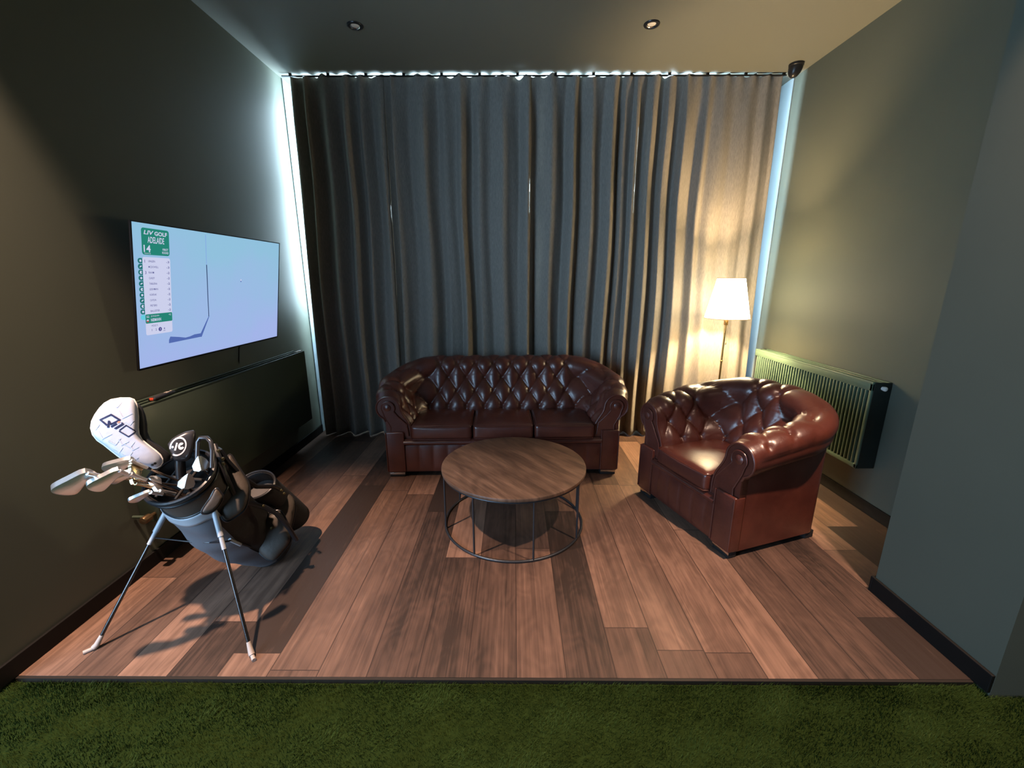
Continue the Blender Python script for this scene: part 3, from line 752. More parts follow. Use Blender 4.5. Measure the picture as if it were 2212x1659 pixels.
    # arm fronts
    P, L, zt, nc, r, no = prof(0.0); fy = ye
    for sg, arm in ((-1, arms[0]), (1, arms[1])):
        X = lambda n: sg * (a + n)
        m = MB(); out = [(X(n), z) for n, z in P if z > .05][:-3] + [(X(no), .05), (X(0), .05)]
        m.prism(out, fy - .002, fy + .05); m.build('arm_front', M['sofa'], t, angle=35)
        m = MB(); m.tube([(X(n), fy - .002, z) for n, z in P[1:-3]] , .0075, n=8)
        c = [(nc + .052 * math.cos(th), zt - r + .004 + .052 * math.sin(th)) for th in [R(215 - 250 * i / 22) for i in range(23)]]
        strip = [(.018, .36), (.030, .46), (nc - .075, zt - r - .07)] + c + [(nc + .03, zt - r - .075), (.158, .44), (.165, .36)]
        m.tube([(X(n), fy - .010, z) for n, z in strip], .005, n=8); m.build('piping', M['sofa'], t)
        m = MB(); m.prism([(X(n), z) for n, z in strip], fy - .012, fy + .01); m.build('scroll_panel', M['sofa'], t, angle=35)
        m = MB(); mm = along((X(nc + .004), fy - .008, zt - r + .006), (0, -1, 0)); m.lathe([(.030, 0), (.028, .010), (.016, .017), (.0005, .019)], 24, mm); m.build('scroll_boss', M['sofa'], t)
        m = MB(); x0, x1 = sorted((X(.055), X(no + .004))); m.box(x0, x1, fy - .030, fy + .05, .045, .40, .012, 3)
        m.tube([(x0 + .004, fy - .031, .06), (x0 + .004, fy - .031, .395)], .005, n=8); m.tube([(x1 - .004, fy - .031, .06), (x1 - .004, fy - .031, .395)], .005, n=8)
        m.build('column', M['sofa'], t)
        m = MB(); m.box(x0 + .012, x1 - .012, .0, .06, .0, .046, .004); m.build('foot', M['dark'], t)
        m = MB(); m.box(x0 + .012, x1 - .012, -.0025, .001, .022, .040, .0008); m.build('foot_plate', M['chrome'], t)
        m = MB(); m.box(x0 + .012, x1 - .012, yb + .12, yb + .19, .0, .05, .004); m.build('foot', M['dark'], t)
    # outer base, open to the front
    ox, oy, rb = a + .20, yb + .20, .07
    arcp = [(ox - rb + rb * math.cos(R(k * 9)), oy - rb + rb * math.sin(R(k * 9))) for k in range(11)]
    outl = [(ox, .02)] + arcp + [(-x, y) for x, y in arcp[::-1]] + [(-ox, .02)]
    inl = [(-ox + .05, .02), (-ox + .05, oy - .05), (ox - .05, oy - .05), (ox - .05, .02)]
    m = MB(); m.prism(outl + inl, .045, .53, to3=lambda p, q, z: V(p, q, z))
    for v in m.bm.verts:
        if v.co.z > .5: v.co.z = lerp(zf, zm, clamp(v.co.y / (yb - rc))) - .150 if v.co.y < yb - rc else lerp(zm - .150, zb - .165, sstep(yb - rc, yb + .12, v.co.y))
    m.build('base', M['sofa'], t, angle=35)
    # front rail, lower panel with soft pleats, underside
    xe = a + .06
    m = MB()
    def lp_(u, v):
        x = lerp(-xe, xe, u); z = lerp(.05, .285, v); f = abs(math.sin(PI * x / .115)) ** .35
        return V(x, -.004 - .012 * f * math.sin(PI * v) ** .5, z)
    m.grid(lp_, int(xe * 2 * 90), 14); m.build('front_panel', M['sofa'], t, angle=None)
    m = MB()
    m.grid(lambda u, v: V(lerp(-xe, xe, u), -.004 - .026 * math.sin(PI * v), lerp(.28, .335, v)), 40, 10)
    m.box(-xe, xe, -.004, .05, .285, .335); m.build('front_rail', M['sofa'], t, angle=None)
    m = MB(); m.box(-a - .14, a + .14, .01, yb + .14, .04, .27); m.box(-a - .01, a + .01, .02, yb + .03, .27, .33); m.build('frame', M['dark'], t, smooth=False)
    # cushions
    cw = 2 * a / ncush
    for i in range(ncush):
        cx = -a + cw * (i + .5); hx, hy, hz, rr_ = cw / 2 - .004, (yb + .025) / 2 + .006, .062, .028
        cy = -.036 + hy; cz = .397
        m = MB(); N = 22
        def cs(k):   # denser near the ends
            f = k / N * 2 - 1; return math.copysign(1 - (1 - abs(f)) ** 1.6, f)
        ph = rd.random() * 6
        def pos(px, py, pz):
            q = V(px * hx, py * hy, pz * hz); inner = V(clamp(q.x, -hx + rr_, hx - rr_), clamp(q.y, -hy + rr_, hy - rr_), clamp(q.z, -hz + rr_, hz - rr_))
            d = q - inner
            if d.length > 1e-9: q = inner + d.normalized() * min(rr_, d.length if d.length < rr_ and False else rr_) if max(abs(px), abs(py), abs(pz)) >= .9999 else q
            bl_ = (1 - px * px) * (1 - py * py)
            if pz > 0: q.z += .024 * bl_ ** .8 + .004 * math.sin(px * 5 + ph) * math.sin(py * 4 + ph) * bl_
            q.y -= .012 * (1 - px * px) * (1 - pz * pz) * (py < 0)
            return V(cx + q.x, cy + q.y, cz + q.z)
        ks = [cs(k) for k in range(N + 1)]
        for ax in range(3):
            for sd_ in (-1, 1):
                def fn(u, v, ax=ax, sd_=sd_):
                    c = [0, 0, 0]; c[ax] = sd_; c[(ax + 1) % 3] = ks[round(u * N)]; c[(ax + 2) % 3] = ks[round(v * N)]; return pos(*c)
                m.grid(fn, N + 1, N + 1)
        bmesh.ops.remove_doubles(m.bm, verts=list(m.bm.verts), dist=2e-4)
        cu = m.build('seat_cushion', M['sofa'], t, angle=None)
        m = MB(); q = .006
        for zz in (cz + hz - .010, cz - hz + .010):
            m.tube([(cx - hx + q, cy + hy * .9, zz), (cx - hx + q * .3, cy - hy + .03, zz), (cx - hx + .014, cy - hy - .001, zz), (cx - hx * .5, cy - hy - .009 * .75, zz), (cx, cy - hy - .010, zz), (cx + hx * .5, cy - hy - .009 * .75, zz), (cx + hx - .014, cy - hy - .001, zz), (cx + hx - q * .3, cy - hy + .03, zz), (cx + hx - q, cy + hy * .9, zz)], .0035, n=6)
        m.build('piping', M['sofa'], cu)
sofa = thing('sofa', 'three-seat dark red-brown leather chesterfield sofa with deep buttoned back', 'sofa', (-.086, 3.235, 0), R(1.8))
chesterfield(sofa, 1.91, .752, 3, .425, .690, .765, .880, .166, 3, .12)
chair = thing('armchair', 'dark red-brown leather chesterfield armchair beside the floor lamp and radiator', 'armchair', (1.124, 2.56, 0), R(-71))
chesterfield(chair, .88, .238, 1, .50, .715, .790, .885, .170, 5, .09)
# ------------------------------------------------------------------ golf bag and clubs
_p = R(14.0); CF, CU = V(0, math.cos(_p), -math.sin(_p)), V(0, math.sin(_p), math.cos(_p))
def at(u, v, w): return V((u - 1110) / 905 * w, 0, 1.6) + CU * ((829.5 - v) / 905 * w) + CF * w
fabric = mat('bag_fabric', (.020, .018, .018), .7, bump=(240, .2, .002), var=(6, .25))
brown = mat('bag_leather_brown', (.052, .040, .031), .55, bump=(70, .3, .003), var=(9, .2))
grey = mat('bag_grey_plastic', (.36, .37, .40), .4, var=(10, .08))
gold = mat('gold_rivet', (.75, .58, .28), .25, metal=1.0, var=(30, .05))
legm = mat('leg_anodised', (.09, .085, .085), .25, metal=.9, var=(30, .1))
foot_ = mat('leg_foot_grey', (.42, .36, .32), .6, var=(30, .1))
chromium = mat('club_chrome', (.88, .86, .84), .28, metal=.93, bump=(45, .25, .003), var=(30, .06))
satin = mat('club_satin', (.70, .69, .68), .30, metal=1.0, var=(30, .05))
copper = mat('shaft_steel', (.52, .40, .32), .2, metal=1.0, var=(60, .05))
bagB, bagT = V(-1.425, 2.15, .075), V(-1.50, 1.72, .74)
ud = (bagT - bagB).normalized(); e1 = V(0, 0, 1).cross(ud).normalized(); e2 = ud.cross(e1).normalized(); BL = (bagT - bagB).length
bag = thing('golf_bag', 'dark golf stand bag leaning on two thin legs beside the left wall', 'golf bag', (-1.45, 1.95, 0)); rel = bag.location.copy()
def axis(t): return bagB + (bagT - bagB) * t
def bagpt(ang, t, k=1.0):
    r1 = lerp(.120, .148, sstep(0, 1, t)); back = math.sin(ang) > 0
    r2 = lerp(.115, .132, t) + (0 if back else .055 * math.sin(PI * clamp(t * 1.08)) ** 1.2)
    wr = .007 * math.sin(ang * 5 + t * 9) * math.sin(PI * t) + .004 * math.sin(t * 31 + ang * 2) * math.sin(PI * t)
    return axis(t) + e1 * math.cos(ang) * (r1 + wr) * k + e2 * math.sin(ang) * (r2 + wr) * k
m = MB(); m.grid(lambda u, v: bagpt(u * 2 * PI, v * .86), 56, 34, cu=True); m.poly([bagpt(k / 24 * 2 * PI, 0) for k in range(24)]); m.build('body', fabric, bag, rel, angle=None)
m = MB(); m.grid(lambda u, v: bagpt(u * 2 * PI, lerp(.855, .985, v), 1.02), 56, 6, cu=True); m.build('collar', brown, bag, rel, angle=None)
m = MB()
for tt, r_ in ((1.0, .011), (.965, .007), (.855, .006)): m.tube([bagpt(k / 48 * 2 * PI, tt, 1.02) for k in range(48)], r_, True, 8)
m.build('rim', M['black'], bag, rel)
m = MB()
m.grid(lambda u, v: bagpt(u * 2 * PI, lerp(1.0, .90, v), lerp(.97, .90, v)), 40, 3, cu=True); m.poly([bagpt(k / 32 * 2 * PI, .90, .91) for k in range(32)])
for o_ in (-.35, .3): m.tube([axis(.985) + e1 * .13 * o_ * 2 * .6 + e2 * -.10, axis(.985) + e1 * .13 * o_ * 2 * .6 + e2 * .10], .006)
m.tube([axis(.985) - e1 * .135, axis(.985) + e1 * .135], .007); m.build('divider', M['dark'], bag, rel)
m = MB(); m.grid(lambda u, v: bagpt(R(lerp(205, 322, u)), lerp(.03, .80, v), 1.03 + .025 * math.sin(PI * u) * math.sin(PI * v)), 34, 26); o = m.build('belly_panel', mat('belly_grey', (.13, .13, .145), .6, bump=(200, .15, .002), var=(6, .2)), bag, rel, angle=None)
# stand bracket, legs
tb = .825
def arc(a, t, k): return bagpt(R(a), t, k)
m = MB(); m.grid(lambda u, v: arc(lerp(208, 332, u), lerp(tb + .03, tb - .035 - .03 * (2 * u - 1) ** 6 * 1.6, v), 1.07), 26, 5)
o = m.build('stand_bracket', grey, bag, rel, angle=None); sd = o.modifiers.new('thickness', 'SOLIDIFY'); sd.thickness = .010
hinges = (arc(214, tb - .04, 1.10), arc(326, tb - .04, 1.10)); feet = (V(-1.868, 1.517, .0), V(-1.142, 1.484, .0))
for h_, f_ in zip(hinges, feet):
    d = (f_ - h_).normalized(); top = f_ - d * .035
    m = MB(); m.tube([h_, top], .0075, n=12); lg = m.build('leg', legm, bag, rel)
    m = MB(); m.tube([h_ - d * .02, h_ + d * .10], .0125, n=10); m.tube([h_ + d * .10, h_ + d * .16], .0095, n=10); o = m.build('leg_sleeve', grey, lg, rel)
    fwd = V(d.x, d.y, 0).normalized()
    m = MB(); m.tube([top - d * .03, top + d * .012, f_ + V(0, 0, .010)], .012, n=10, rad=[.0085, .012, .0125]); m.tube([f_ + V(0, 0, .008) - fwd * .004, f_ + V(0, 0, .008) + fwd * .034], .009, n=10, rad=[.008, .0085])
    m.build('rubber_foot', foot_, lg, rel)
m = MB(); a_ = hinges[0] + (feet[0] - hinges[0]) * .2; b_ = hinges[1] + (feet[1] - hinges[1]) * .2
m.tube([a_, bagpt(R(250), .62, 1.06), bagpt(R(290), .60, 1.05), b_], .0035, n=8); m.tube([b_, bagpt(R(318), .55, 1.06), bagpt(R(325), .36, 1.05)], .0045, n=8); m.build('spreader', M['black'], bag, rel)
m = MB(); m.tube([bagpt(R(318), .57, 1.10), bagpt(R(322), .47, 1.09)], .008, n=8); m.build('spreader_clip', grey, bag, rel)
# bottle pouch on the back of the bag
pc = V(-1.425, 2.105, .50); pr = .108
def pouch(u, v):
    a = u * 2 * PI; r = pr * lerp(1, 1.12, sstep(0, 1, v)); return pc - ud * (.40 * v) + (e1 * math.cos(a) + e2 * math.sin(a) * .8) * r
m = MB(); m.grid(pouch, 44, 12, cu=True); o = m.build('side_pouch', fabric, bag, rel, angle=None); sd = o.modifiers.new('thickness', 'SOLIDIFY'); sd.thickness = .008
m = MB(); m.tube([pouch(k / 40, 0) for k in range(40)], .007, True, 8); m.build('pouch_rim', M['black'], bag, rel)
m = MB(); m.poly([pouch(k / 32, .22) for k in range(32)]); m.build('pouch_lining', mat('pouch_grey', (.07, .065, .065), .7, var=(20, .15)), bag, rel)
def panel(name, pts, w, mt, h, nrm=None, lift=0.0):
    c = V(sum(p[0] for p in pts) / len(pts), sum(p[1] for p in pts) / len(pts), 0); o0 = at(c.x, c.y, w); s_ = w / 905
    ps = []
    n = len(pts)
    for i in range(n):                         # round the outline
        p0, p1, p2, p3 = (pts[(i + k) % n] for k in (-1, 0, 1, 2))
        for q in range(5):
            u = q / 5; ps.append(tuple(.5 * (2 * b + (c_ - a) * u + (2 * a - 5 * b + 4 * c_ - d) * u * u + (3 * b - a - 3 * c_ + d) * u ** 3) for a, b, c_, d in zip(p0, p1, p2, p3)))
    ps = [((x - c.x) * s_ * .84, -(y - c.y) * s_) for x, y in ps]
    z = (V(0, 0, 1.6) - o0).normalized() if nrm is None else Vector(nrm).normalized(); x = V(1, 0, 0); x = (x - z * x.dot(z)).normalized(); y = z.cross(x)
    Mx = frame(o0, x, y, z)
    m = MB(); m.pillow(ps, h, Mx, 7, .55); o = m.build(name, mt, bag, rel, angle=None)
    m = MB(); m.tube([Mx @ V(x, y, h * .25) for x, y in ps], .006, True, 8); m.build('piping', M['black'], o, rel); return o
panel('lower_pocket', [(546, 1150), (588, 1107), (612, 1120), (632, 1165), (618, 1190), (596, 1209), (566, 1194), (549, 1168)], 2.28, brown, .045, (.30, -.86, .40))
panel('rear_pocket', [(590, 1062), (618, 1068), (636, 1085), (638, 1120), (630, 1150), (604, 1125), (588, 1100)], 2.42, brown, .05, (.45, -.75, .45))
panel('lower_flap', [(548, 1092), (583, 1098), (592, 1106), (560, 1146), (546, 1150), (543, 1120)], 2.30, fabric, .04, (.25, -.85, .45))
panel('side_pocket', [(474, 985), (500, 1010), (536, 1050), (540, 1095), (520, 1118), (504, 1124), (488, 1105), (481, 1050), (474, 1010)], 2.02, brown, .035, (.45, -.70, .55))
panel('logo_patch', [(452, 1078), (462, 1058), (474, 1068), (478, 1078), (468, 1098), (452, 1108), (438, 1104)], 1.80, brown, .018, (.55, -.70, .3))
m = MB()
for pts in ([(458, 965, 1.99), (474, 975, 1.97), (492, 1000, 2.00), (520, 1030, 2.06), (552, 1052, 2.12), (590, 1052, 2.25), (604, 1058, 2.3)],
            [(462, 962, 1.98), (476, 1000, 1.94), (490, 1040, 1.95), (506, 1072, 2.00), (530, 1086, 2.06), (570, 1096, 2.15), (596, 1110, 2.2), (622, 1140, 2.24), (640, 1168, 2.3)]):
    P_ = [at(*q) for q in pts]; m.tube(P_, .012, n=8)
m.build('shoulder_strap', M['black'], bag, rel)
m = MB()
for q in ((568, 1094, 2.12), (607, 1060, 2.27), (613, 1067, 2.27), (585, 1142, 2.235), (480, 992, 1.91), (481, 1003, 1.91), (470, 975, 1.955)):
    p = at(*q); m.lathe([(.0005, .006), (.006, .005), (.008, 0), (.008, -.012)], 14, along(p, V(0, 0, 1.6) - p))
m.build('rivet', gold, bag, rel)
m = MB(); p = at(536, 1043, 2.16); m.tube([at(530, 1041, 2.13), at(541, 1045, 2.13)], .008, n=10); m.build('buckle', grey, bag, rel)
m = MB(); m.tube([at(424, 1000, 1.86), at(425, 956, 1.88), at(431, 947, 1.88), at(446, 947, 1.88), at(454, 956, 1.87), at(457, 975, 1.86), at(456, 1012, 1.84)], .0095, n=12); m.build('grab_handle', mat('handle_gloss', (.05, .05, .055), .18, metal=.5, coat=.5, var=(20, .1)), bag, rel)

from mathutils.bvhtree import BVHTree
def drape(mb, o_bm_obj, parent_rel, z, lift=.0012):
    """press flat letters onto the surface behind them, along z"""
    me = o_bm_obj.data; tr = BVHTree.FromPolygons([v.co + parent_rel for v in me.vertices], [tuple(p.vertices) for p in me.polygons])
    miss = []
    for v in mb.bm.verts:
        hit = tr.ray_cast(v.co + z * .3, -z)
        if hit[0] is not None: v.co = hit[0] + z * lift
        else: miss.append(v)
    bmesh.ops.delete(mb.bm, geom=miss, context='VERTS')
CS = 5.925; KX = .76   # seen about 40 degrees off the lens axis, so a face square to the eye is wider in the close-up than it is
def trace(pts, w, ref):
    """outline read off the close-up, in metres about ref"""
    s_ = w / 905 / CS; return [((x - ref[0]) * s_ * KX, -(y - ref[1]) * s_) for x, y in pts], at(180 + ref[0] / CS, 840 + ref[1] / CS, w), s_
# white driver headcover
w = 1.775; ref = (430, 520)
WH = [(540, 125), (590, 140), (625, 190), (650, 270), (670, 370), (680, 500), (700, 590), (745, 660), (850, 740), (950, 810), (1010, 860), (1045, 910), (1050, 960), (1030, 1000), (985, 1025), (900, 1030), (800, 1010), (720, 985), (600, 940), (480, 865), (380, 790), (290, 720), (200, 660), (140, 590), (110, 510), (112, 430), (140, 350), (190, 260), (240, 200), (310, 155), (420, 130)]
o2, O, s_ = trace(WH, w, ref)
zc = (V(0, 0, 1.6) - O).normalized(); zc = (zc + V(.0, -.25, .1)).normalized(); xc = V(1, 0, 0); xc = (xc - zc * xc.dot(zc)).normalized(); yc = zc.cross(xc); HM = frame(O, xc, yc, zc)
hc = thing('driver_headcover', 'large white driver headcover standing out of the top of the golf bag', 'headcover', O); hrel = Vector(O)
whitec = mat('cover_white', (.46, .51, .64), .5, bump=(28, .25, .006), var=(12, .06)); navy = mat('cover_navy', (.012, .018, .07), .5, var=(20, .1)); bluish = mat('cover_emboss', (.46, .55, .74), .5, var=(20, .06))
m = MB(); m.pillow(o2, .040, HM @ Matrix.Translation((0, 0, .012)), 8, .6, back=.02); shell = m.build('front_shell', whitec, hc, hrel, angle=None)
m = MB(); m.tube([HM @ V(x * 1.0, y * 1.0, .012) for x, y in o2], .0042, True, 8); m.build('piping', mat('cover_piping', (.8, .78, .76), .5, var=(20, .04)), hc, hrel)
BKO = [(540, 135), (620, 170), (690, 230), (740, 330), (775, 450), (790, 560), (850, 670), (1000, 760), (1100, 830), (1150, 880), (1140, 940), (1060, 985), (900, 1000), (720, 960), (480, 840), (290, 700), (150, 560), (140, 400), (240, 220), (400, 145)]
b2, _, _ = trace(BKO, w, ref)
m = MB(); m.pillow(b2, .03, HM @ Matrix.Translation((0, 0, -.028)), 8, .5, back=.055); m.build('back_shell', mat('cover_black', (.012, .012, .014), .55, bump=(60, .2, .002), var=(12, .2)), hc, hrel, angle=None)
def letters(name, items, mt, parent, prel, base, Mx, zc_):
    m = MB()
    for it in items: it(m)
    drape(m, base, prel, zc_); return m.build(name, mt, parent, prel, smooth=False, recalc=False)
def lpt(cx, cy, ref=ref, s_=s_): return ((cx - ref[0]) * s_ * KX, -(cy - ref[1]) * s_)
# lettering runs from (185,340) to (650,590) in the close-up
p0, p1 = lpt(205, 395), lpt(610, 625); ang = math.atan2(p1[1] - p0[1], p1[0] - p0[0]); ln_ = math.hypot(p1[0] - p0[0], p1[1] - p0[1])
LM = HM @ Matrix.Translation((p0[0], p0[1], .05)) @ Matrix.Rotation(ang, 4, 'Z') @ Matrix.Rotation(R(-90), 4, 'X')   # XZ text plane -> cover plane
def stroke(m, pts, r):   # flat ribbon through points in text plane
    for (x0, z0), (x1, z1) in zip(pts, pts[1:]):
        d = V(x1 - x0, z1 - z0, 0); d.normalize(); n_ = V(-d.y, d.x, 0) * r; e_x = d * r * .6
        q = [(x0 - e_x.x + n_.x, z0 - e_x.y + n_.y), (x1 + e_x.x + n_.x, z1 + e_x.y + n_.y), (x1 + e_x.x - n_.x, z1 + e_x.y - n_.y), (x0 - e_x.x - n_.x, z0 - e_x.y - n_.y)]
        # subdivide so that it drapes
        k = 6; g_ = [[m.bm.verts.new(LM @ V(lerp(lerp(q[0][0], q[1][0], i / k), lerp(q[3][0], q[2][0], i / k), j), 0, lerp(lerp(q[0][1], q[1][1], i / k), lerp(q[3][1], q[2][1], i / k), j))) for j in (0, 1)] for i in range(k + 1)]
        for i in range(k): m.bm.faces.new([g_[i][0], g_[i + 1][0], g_[i + 1][1], g_[i][1]])
L_ = ln_; hq = .036; sl = .012
def q_(m): stroke(m, [(.30 * L_, -.004), (.06 * L_, .0), (.06 * L_ + sl, hq), (.34 * L_ + sl, hq), (.36 * L_, .006), (.29 * L_, .010)], .0032); stroke(m, [(.255 * L_, .012), (.37 * L_, -.008)], .0034)
def i_(m): stroke(m, [(.425 * L_, .0), (.455 * L_, .017)], .0034)
def one(m): stroke(m, [(.52 * L_, .0), (.57 * L_, hq * .86), (.535 * L_, hq * .86)], .0022); stroke(m, [(.555 * L_, .0), (.605 * L_, hq * .86)], .0015)
def zero(m): stroke(m, [(.655 * L_, .004), (.675 * L_, hq * .86), (.99 * L_, hq * .86), (1.0 * L_, hq * .7), (.97 * L_, .0), (.67 * L_, .0)], .0021)
letters('lettering', [q_, i_, one, zero], navy, hc, hrel, shell, HM, zc)
def dot(m): stroke(m, [(.462 * L_, .0255), (.468 * L_, .029)], .0036)
letters('lettering_dot', [dot], mat('cover_orange', (.62, .25, .16), .5, var=(20, .05)), hc, hrel, shell, HM, zc)
def chev(cx, cy, k=1.0, fl=1):
    x, y = lpt(cx, cy)
    def f(m):
        global LM
        keep = LM; LM = HM @ Matrix.Translation((x, y, .05)) @ Matrix.Rotation(R(-90), 4, 'X')
        stroke(m, [(-.018 * k * fl, .004 * k), (.004 * k * fl, -.012 * k), (.016 * k * fl, .012 * k)], .0016); LM = keep
    return f
letters('embossed_mark', [chev(400, 215), chev(520, 340, 1.3, -1), chev(590, 440, .8), chev(300, 600, 1.2, -1), chev(430, 680, 1.1), chev(540, 690, .9, -1), chev(620, 720, .9), chev(680, 760, .8, -1), chev(600, 850, 1.0), chev(170, 500, .9), chev(700, 890, .7, -1), chev(480, 790, .9)], bluish, hc, hrel, shell, HM, zc)
m = MB()
for cx, cy in ((935, 985), (970, 965)):
    x, y = lpt(cx, cy); m.lathe([(.0005, .006), (.0045, .005), (.005, 0)], 12, HM @ Matrix.Translation((x, y, .040)))
drape(m, shell, hrel, zc, .002); m.build('eyelet', M['black'], hc, hrel)
# black fairway headcover with a round emblem
w = 1.88; fref = (1240, 740)
FO = [(1380, 530), (1412, 555), (1425, 640), (1418, 760), (1385, 900), (1330, 935), (1230, 935), (1165, 920), (1135, 860), (1085, 780), (1060, 715), (1100, 650), (1180, 595), (1280, 550)]
f2, FO_, fs = trace(FO, w, fref); fz = (V(0, 0, 1.6) - FO_).normalized(); fx = V(1, 0, 0); fx = (fx - fz * fx.dot(fz)).normalized(); fy_ = fz.cross(fx); FM = frame(FO_, fx, fy_, fz)
fc = thing('fairway_headcover', 'black fairway wood headcover with a white ring emblem, in the golf bag', 'headcover', FO_); frel = Vector(FO_)
blk = mat('cover_gunmetal', (.035, .035, .040), .28, coat=.3, bump=(80, .1, .002), var=(14, .2))
m = MB(); m.pillow(f2, .034, FM, 8, .55, back=.055); fsh = m.build('shell', blk, fc, frel, angle=None)
m = MB(); m.tube([FM @ V(.0, -.05, -.01), FM @ V(.01, -.12, -.03), FM @ V(.02, -.17, -.05)], .02, n=14); m.build('neck', M['black'], fc, frel)
def fpt(cx, cy): return (cx - fref[0]) * fs * KX, -(cy - fref[1]) * fs
def ringpoly(m, cx, cy, ra, rb, rot, wd, n=36):
    a = [[], []]
    for k in range(n):
        t_ = 2 * PI * k / n
        for j, q in enumerate((1, 1 - wd)):
            x, y = ra * q * math.cos(t_), rb * q * math.sin(t_); xr, yr = x * math.cos(rot) - y * math.sin(rot), x * math.sin(rot) + y * math.cos(rot)
            px_, py_ = fpt(cx + xr, cy - yr); a[j].append(m.bm.verts.new(FM @ V(px_, py_, .06)))
    for k in range(n): m.bm.faces.new([a[0][k], a[0][(k + 1) % n], a[1][(k + 1) % n], a[1][k]])
def disc(m, cx, cy, ra, rb, rot=0, n=18):
    vs = []
    for k in range(n):
        t_ = 2 * PI * k / n; x, y = ra * math.cos(t_), rb * math.sin(t_); px_, py_ = fpt(cx + x * math.cos(rot) - y * math.sin(rot), cy - (x * math.sin(rot) + y * math.cos(rot))); vs.append(m.bm.verts.new(FM @ V(px_, py_, .06)))
    m.bm.faces.new(vs)
m = MB(); ringpoly(m, 1200, 745, 108, 122, R(-25), .17); disc(m, 1130, 752, 15, 15)
q = [fpt(*c) for c in ((1152, 795), (1178, 795), (1192, 700), (1170, 696))]; m.bm.faces.new([m.bm.verts.new(FM @ V(x, y, .06)) for x, y in q])
ca = [[], []]
for k in range(17):
    t_ = R(lerp(48, 342, k / 16))
    for j, q in enumerate((1, .28)):
        px_, py_ = fpt(1240 + 42 * q * math.cos(t_), 740 - 46 * q * math.sin(t_)); ca[j].append(m.bm.verts.new(FM @ V(px_, py_, .06)))
for k in range(16): m.bm.faces.new([ca[0][k], ca[0][k + 1], ca[1][k + 1], ca[1][k]])
drape(m, fsh, frel, fz); m.build('emblem', mat('emblem_white', (.78, .78, .82), .45, var=(20, .03)), fc, frel, smooth=False, recalc=False)

# irons and wedges
HEAD = [(.000, .016), (.035, .020), (.068, .020), (.080, .010), (.083, -.008), (.079, -.026), (.068, -.035), (.040, -.022), (.012, -.010), (.000, -.012)]
def iron(lb, hos, toe, wh, wt, k_end, wk, head_mat=chromium, group='irons in the golf bag', k=1.0, roll=0.0):
    H, Tn, K = at(*hos, wh), at(*toe, wt), at(*k_end, wk)
    s_ = (H - K).normalized(); b_ = (Tn - H); sc_ = b_.length / .080; b_ = (b_ - s_ * b_.dot(s_) * .6).normalized(); n_ = b_.cross(s_).normalized()
    if n_.dot(V(0, 0, 1.6) - H) < 0: n_ = -n_
    s2 = n_.cross(b_).normalized()
    if s2.dot(s_) < 0: s2 = -s2
    Mx = frame(H, b_, s2, n_)
    g_ = thing('golf_iron', lb, 'golf club', H, 0, group); r_ = Vector(H)
    m = MB()
    pts = []
    for i in range(len(HEAD)):
        p0, p1, p2, p3 = (HEAD[(i + j) % len(HEAD)] for j in (-1, 0, 1, 2))
        for q in range(3):
            u = q / 3; pts.append(tuple(.5 * (2 * b + (c_ - a) * u + (2 * a - 5 * b + 4 * c_ - d) * u * u + (3 * b - a - 3 * c_ + d) * u ** 3) for a, b, c_, d in zip(p0, p1, p2, p3)))
    pts = [(x * sc_, y * sc_ * k) for x, y in pts]; cxm, cym = sum(p[0] for p in pts) / len(pts), sum(p[1] for p in pts) / len(pts)
    rows = []
    def th(y): return (.0045 + .011 * clamp((y / sc_ + .035) / .055)) * sc_
    for f_, fn in ((.90, lambda y: 0.0), (1.0, lambda y: -.0015), (1.0, lambda y: -th(y) + .002), (.93, lambda y: -th(y)), (.80, lambda y: -th(y)), (.74, lambda y: -th(y) * .45)):
        rows.append([m.bm.verts.new(Mx @ V(cxm + (x - cxm) * f_, cym + (y - cym) * f_, fn(y))) for x, y in pts])
    n = len(pts)
    for a, b in zip(rows, rows[1:]):
        for i in range(n): m.bm.faces.new([a[i], a[(i + 1) % n], b[(i + 1) % n], b[i]])
    m.bm.faces.new(rows[0]); m.bm.faces.new(rows[-1][::-1])
    hd = m.build('head', head_mat, g_, r_, angle=30)
    m = MB(); m.tube([H + s2 * .012 * sc_, H - s_ * .012, H - s_ * .062], .0068, n=12, rad=[.0072, .0072, .0066]); m.build('hosel', head_mat, g_, r_)
    m = MB(); m.tube([H - s_ * .060, H - s_ * .076], .0072, n=12, rad=[.0072, .0055]); m.build('ferrule', M['black'], g_, r_)
    m = MB(); m.tube([H - s_ * .07, K, K - ud * .20 + e2 * .02], .0047, n=10); m.build('shaft', copper, g_, r_)
    return g_
GI = 'golf irons in the bag'
iron('chrome golf iron sticking out farthest left of the bag', (196, 1027), (101, 1064), 1.57, 1.52, (384, 1050), 1.885, group=GI)
iron('chrome golf iron with its toe just right of the farthest left club', (262, 1022), (182, 1054), 1.62, 1.56, (378, 1060), 1.865, group=GI)
iron('chrome golf iron highest of the left cluster, touching the white headcover', (286, 1000), (212, 1012), 1.70, 1.66, (388, 1042), 1.885, group=GI)
iron('chrome golf iron lying between two others in the left cluster', (285, 1028), (214, 1036), 1.655, 1.61, (384, 1064), 1.855, group=GI)
iron('gold-tinted golf iron below the white headcover with its face to the camera', (296, 1046), (276, 1004), 1.70, 1.685, (374, 1068), 1.855, mat('club_bronze', (.62, .48, .30), .18, metal=1.0, bump=(50, .1, .001), var=(30, .1)), group=GI)
iron('chrome golf iron hanging lowest beneath the cluster of clubs', (326, 1066), (274, 1086), 1.70, 1.66, (380, 1074), 1.845, group=GI)
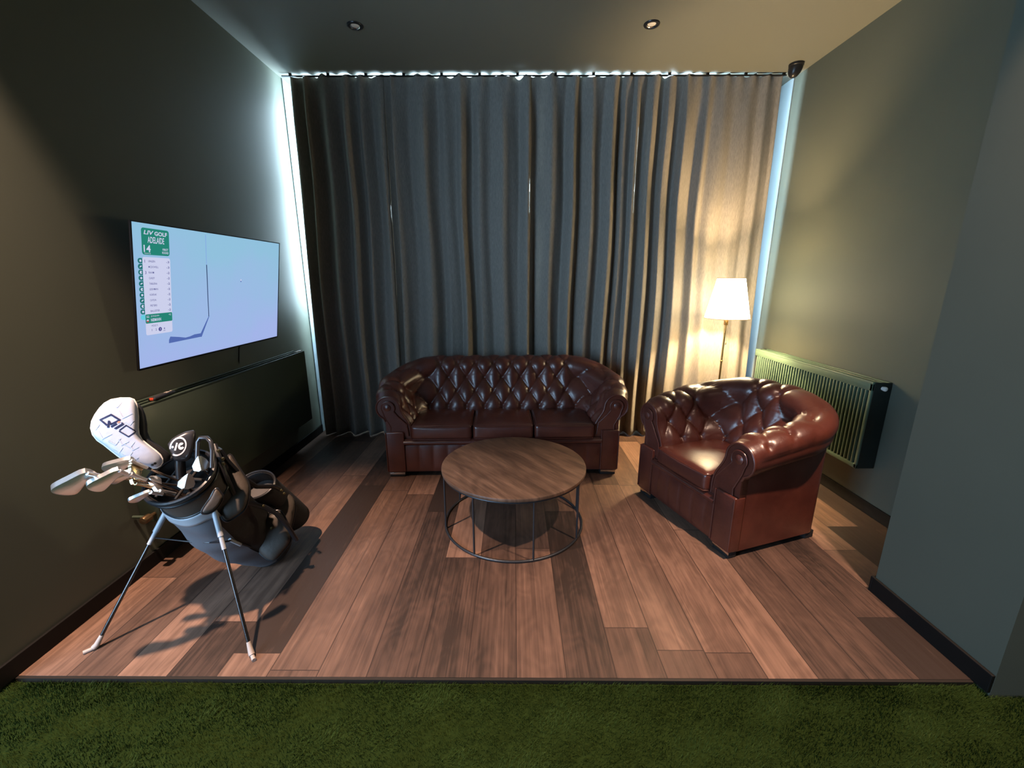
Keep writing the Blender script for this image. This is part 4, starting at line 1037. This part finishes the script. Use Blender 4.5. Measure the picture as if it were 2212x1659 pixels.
iron('short bluish chrome golf iron nearest the bag opening on the left', (348, 1062), (318, 1030), 1.765, 1.76, (392, 1072), 1.85, group=GI)
# two smooth wedge heads standing in the opening
def wedge(lb, c, w_, rot):
    O_ = at(*c, w_); z = (V(0, 0, 1.6) - O_).normalized(); x = V(1, 0, 0); x = (x - z * x.dot(z)).normalized(); y = z.cross(x)
    Mx = frame(O_, x, y, z) @ Matrix.Rotation(R(rot), 4, 'Z'); g_ = thing('golf_wedge', lb, 'golf club', O_, 0, 'wedges standing in the golf bag opening'); r_ = Vector(O_)
    m = MB(); k = w_ / 905
    A = [(-19, -2), (-17, -12), (-6, -16), (8, -15), (18, -9), (19, -2), (12, 9), (3, 16), (-4, 17), (-10, 11)]
    front = [m.bm.verts.new(Mx @ V(a * k * .8, b * k, .004)) for a, b in A]; mid = [m.bm.verts.new(Mx @ V(a * k * .82, b * k * 1.03, -.004)) for a, b in A]; bk = [m.bm.verts.new(Mx @ V(a * k * .65, b * k * .8, -.022)) for a, b in A]
    r0, r1 = m.bm.verts.new(Mx @ V(-3 * k, 13 * k, .020)), m.bm.verts.new(Mx @ V(-1 * k, -13 * k, .022))
    n = len(A)
    for a, b in ((front, mid), (mid, bk)):
        for i in range(n): m.bm.faces.new([a[i], a[(i + 1) % n], b[(i + 1) % n], b[i]])
    m.bm.faces.new(bk[::-1])
    # two facets meeting in a ridge
    L1 = [front[8], front[9], front[0], front[1], front[2]]; L2 = [front[2], front[3], front[4], front[5], front[6], front[7], front[8]]
    for lst, rv in ((L1, (r1, r0)), (L2, (r0, r1))):
        m.bm.faces.new(lst + list(rv))
    m.build('head', satin, g_, r_, angle=25)
    K = O_ - ud * .20
    m = MB(); m.tube([Mx @ V(4 * k, -10 * k, -.012), Mx @ V(4 * k, -14 * k, -.03) - ud * .05, K], .006, n=10, rad=[.008, .007, .005]); m.build('shaft', copper, g_, r_)
wedge('satin silver wedge head at the upper right of the bag opening', (432, 1003), 1.83, 12)
wedge('satin silver wedge head at the lower right of the bag opening', (402, 1042), 1.80, -8)
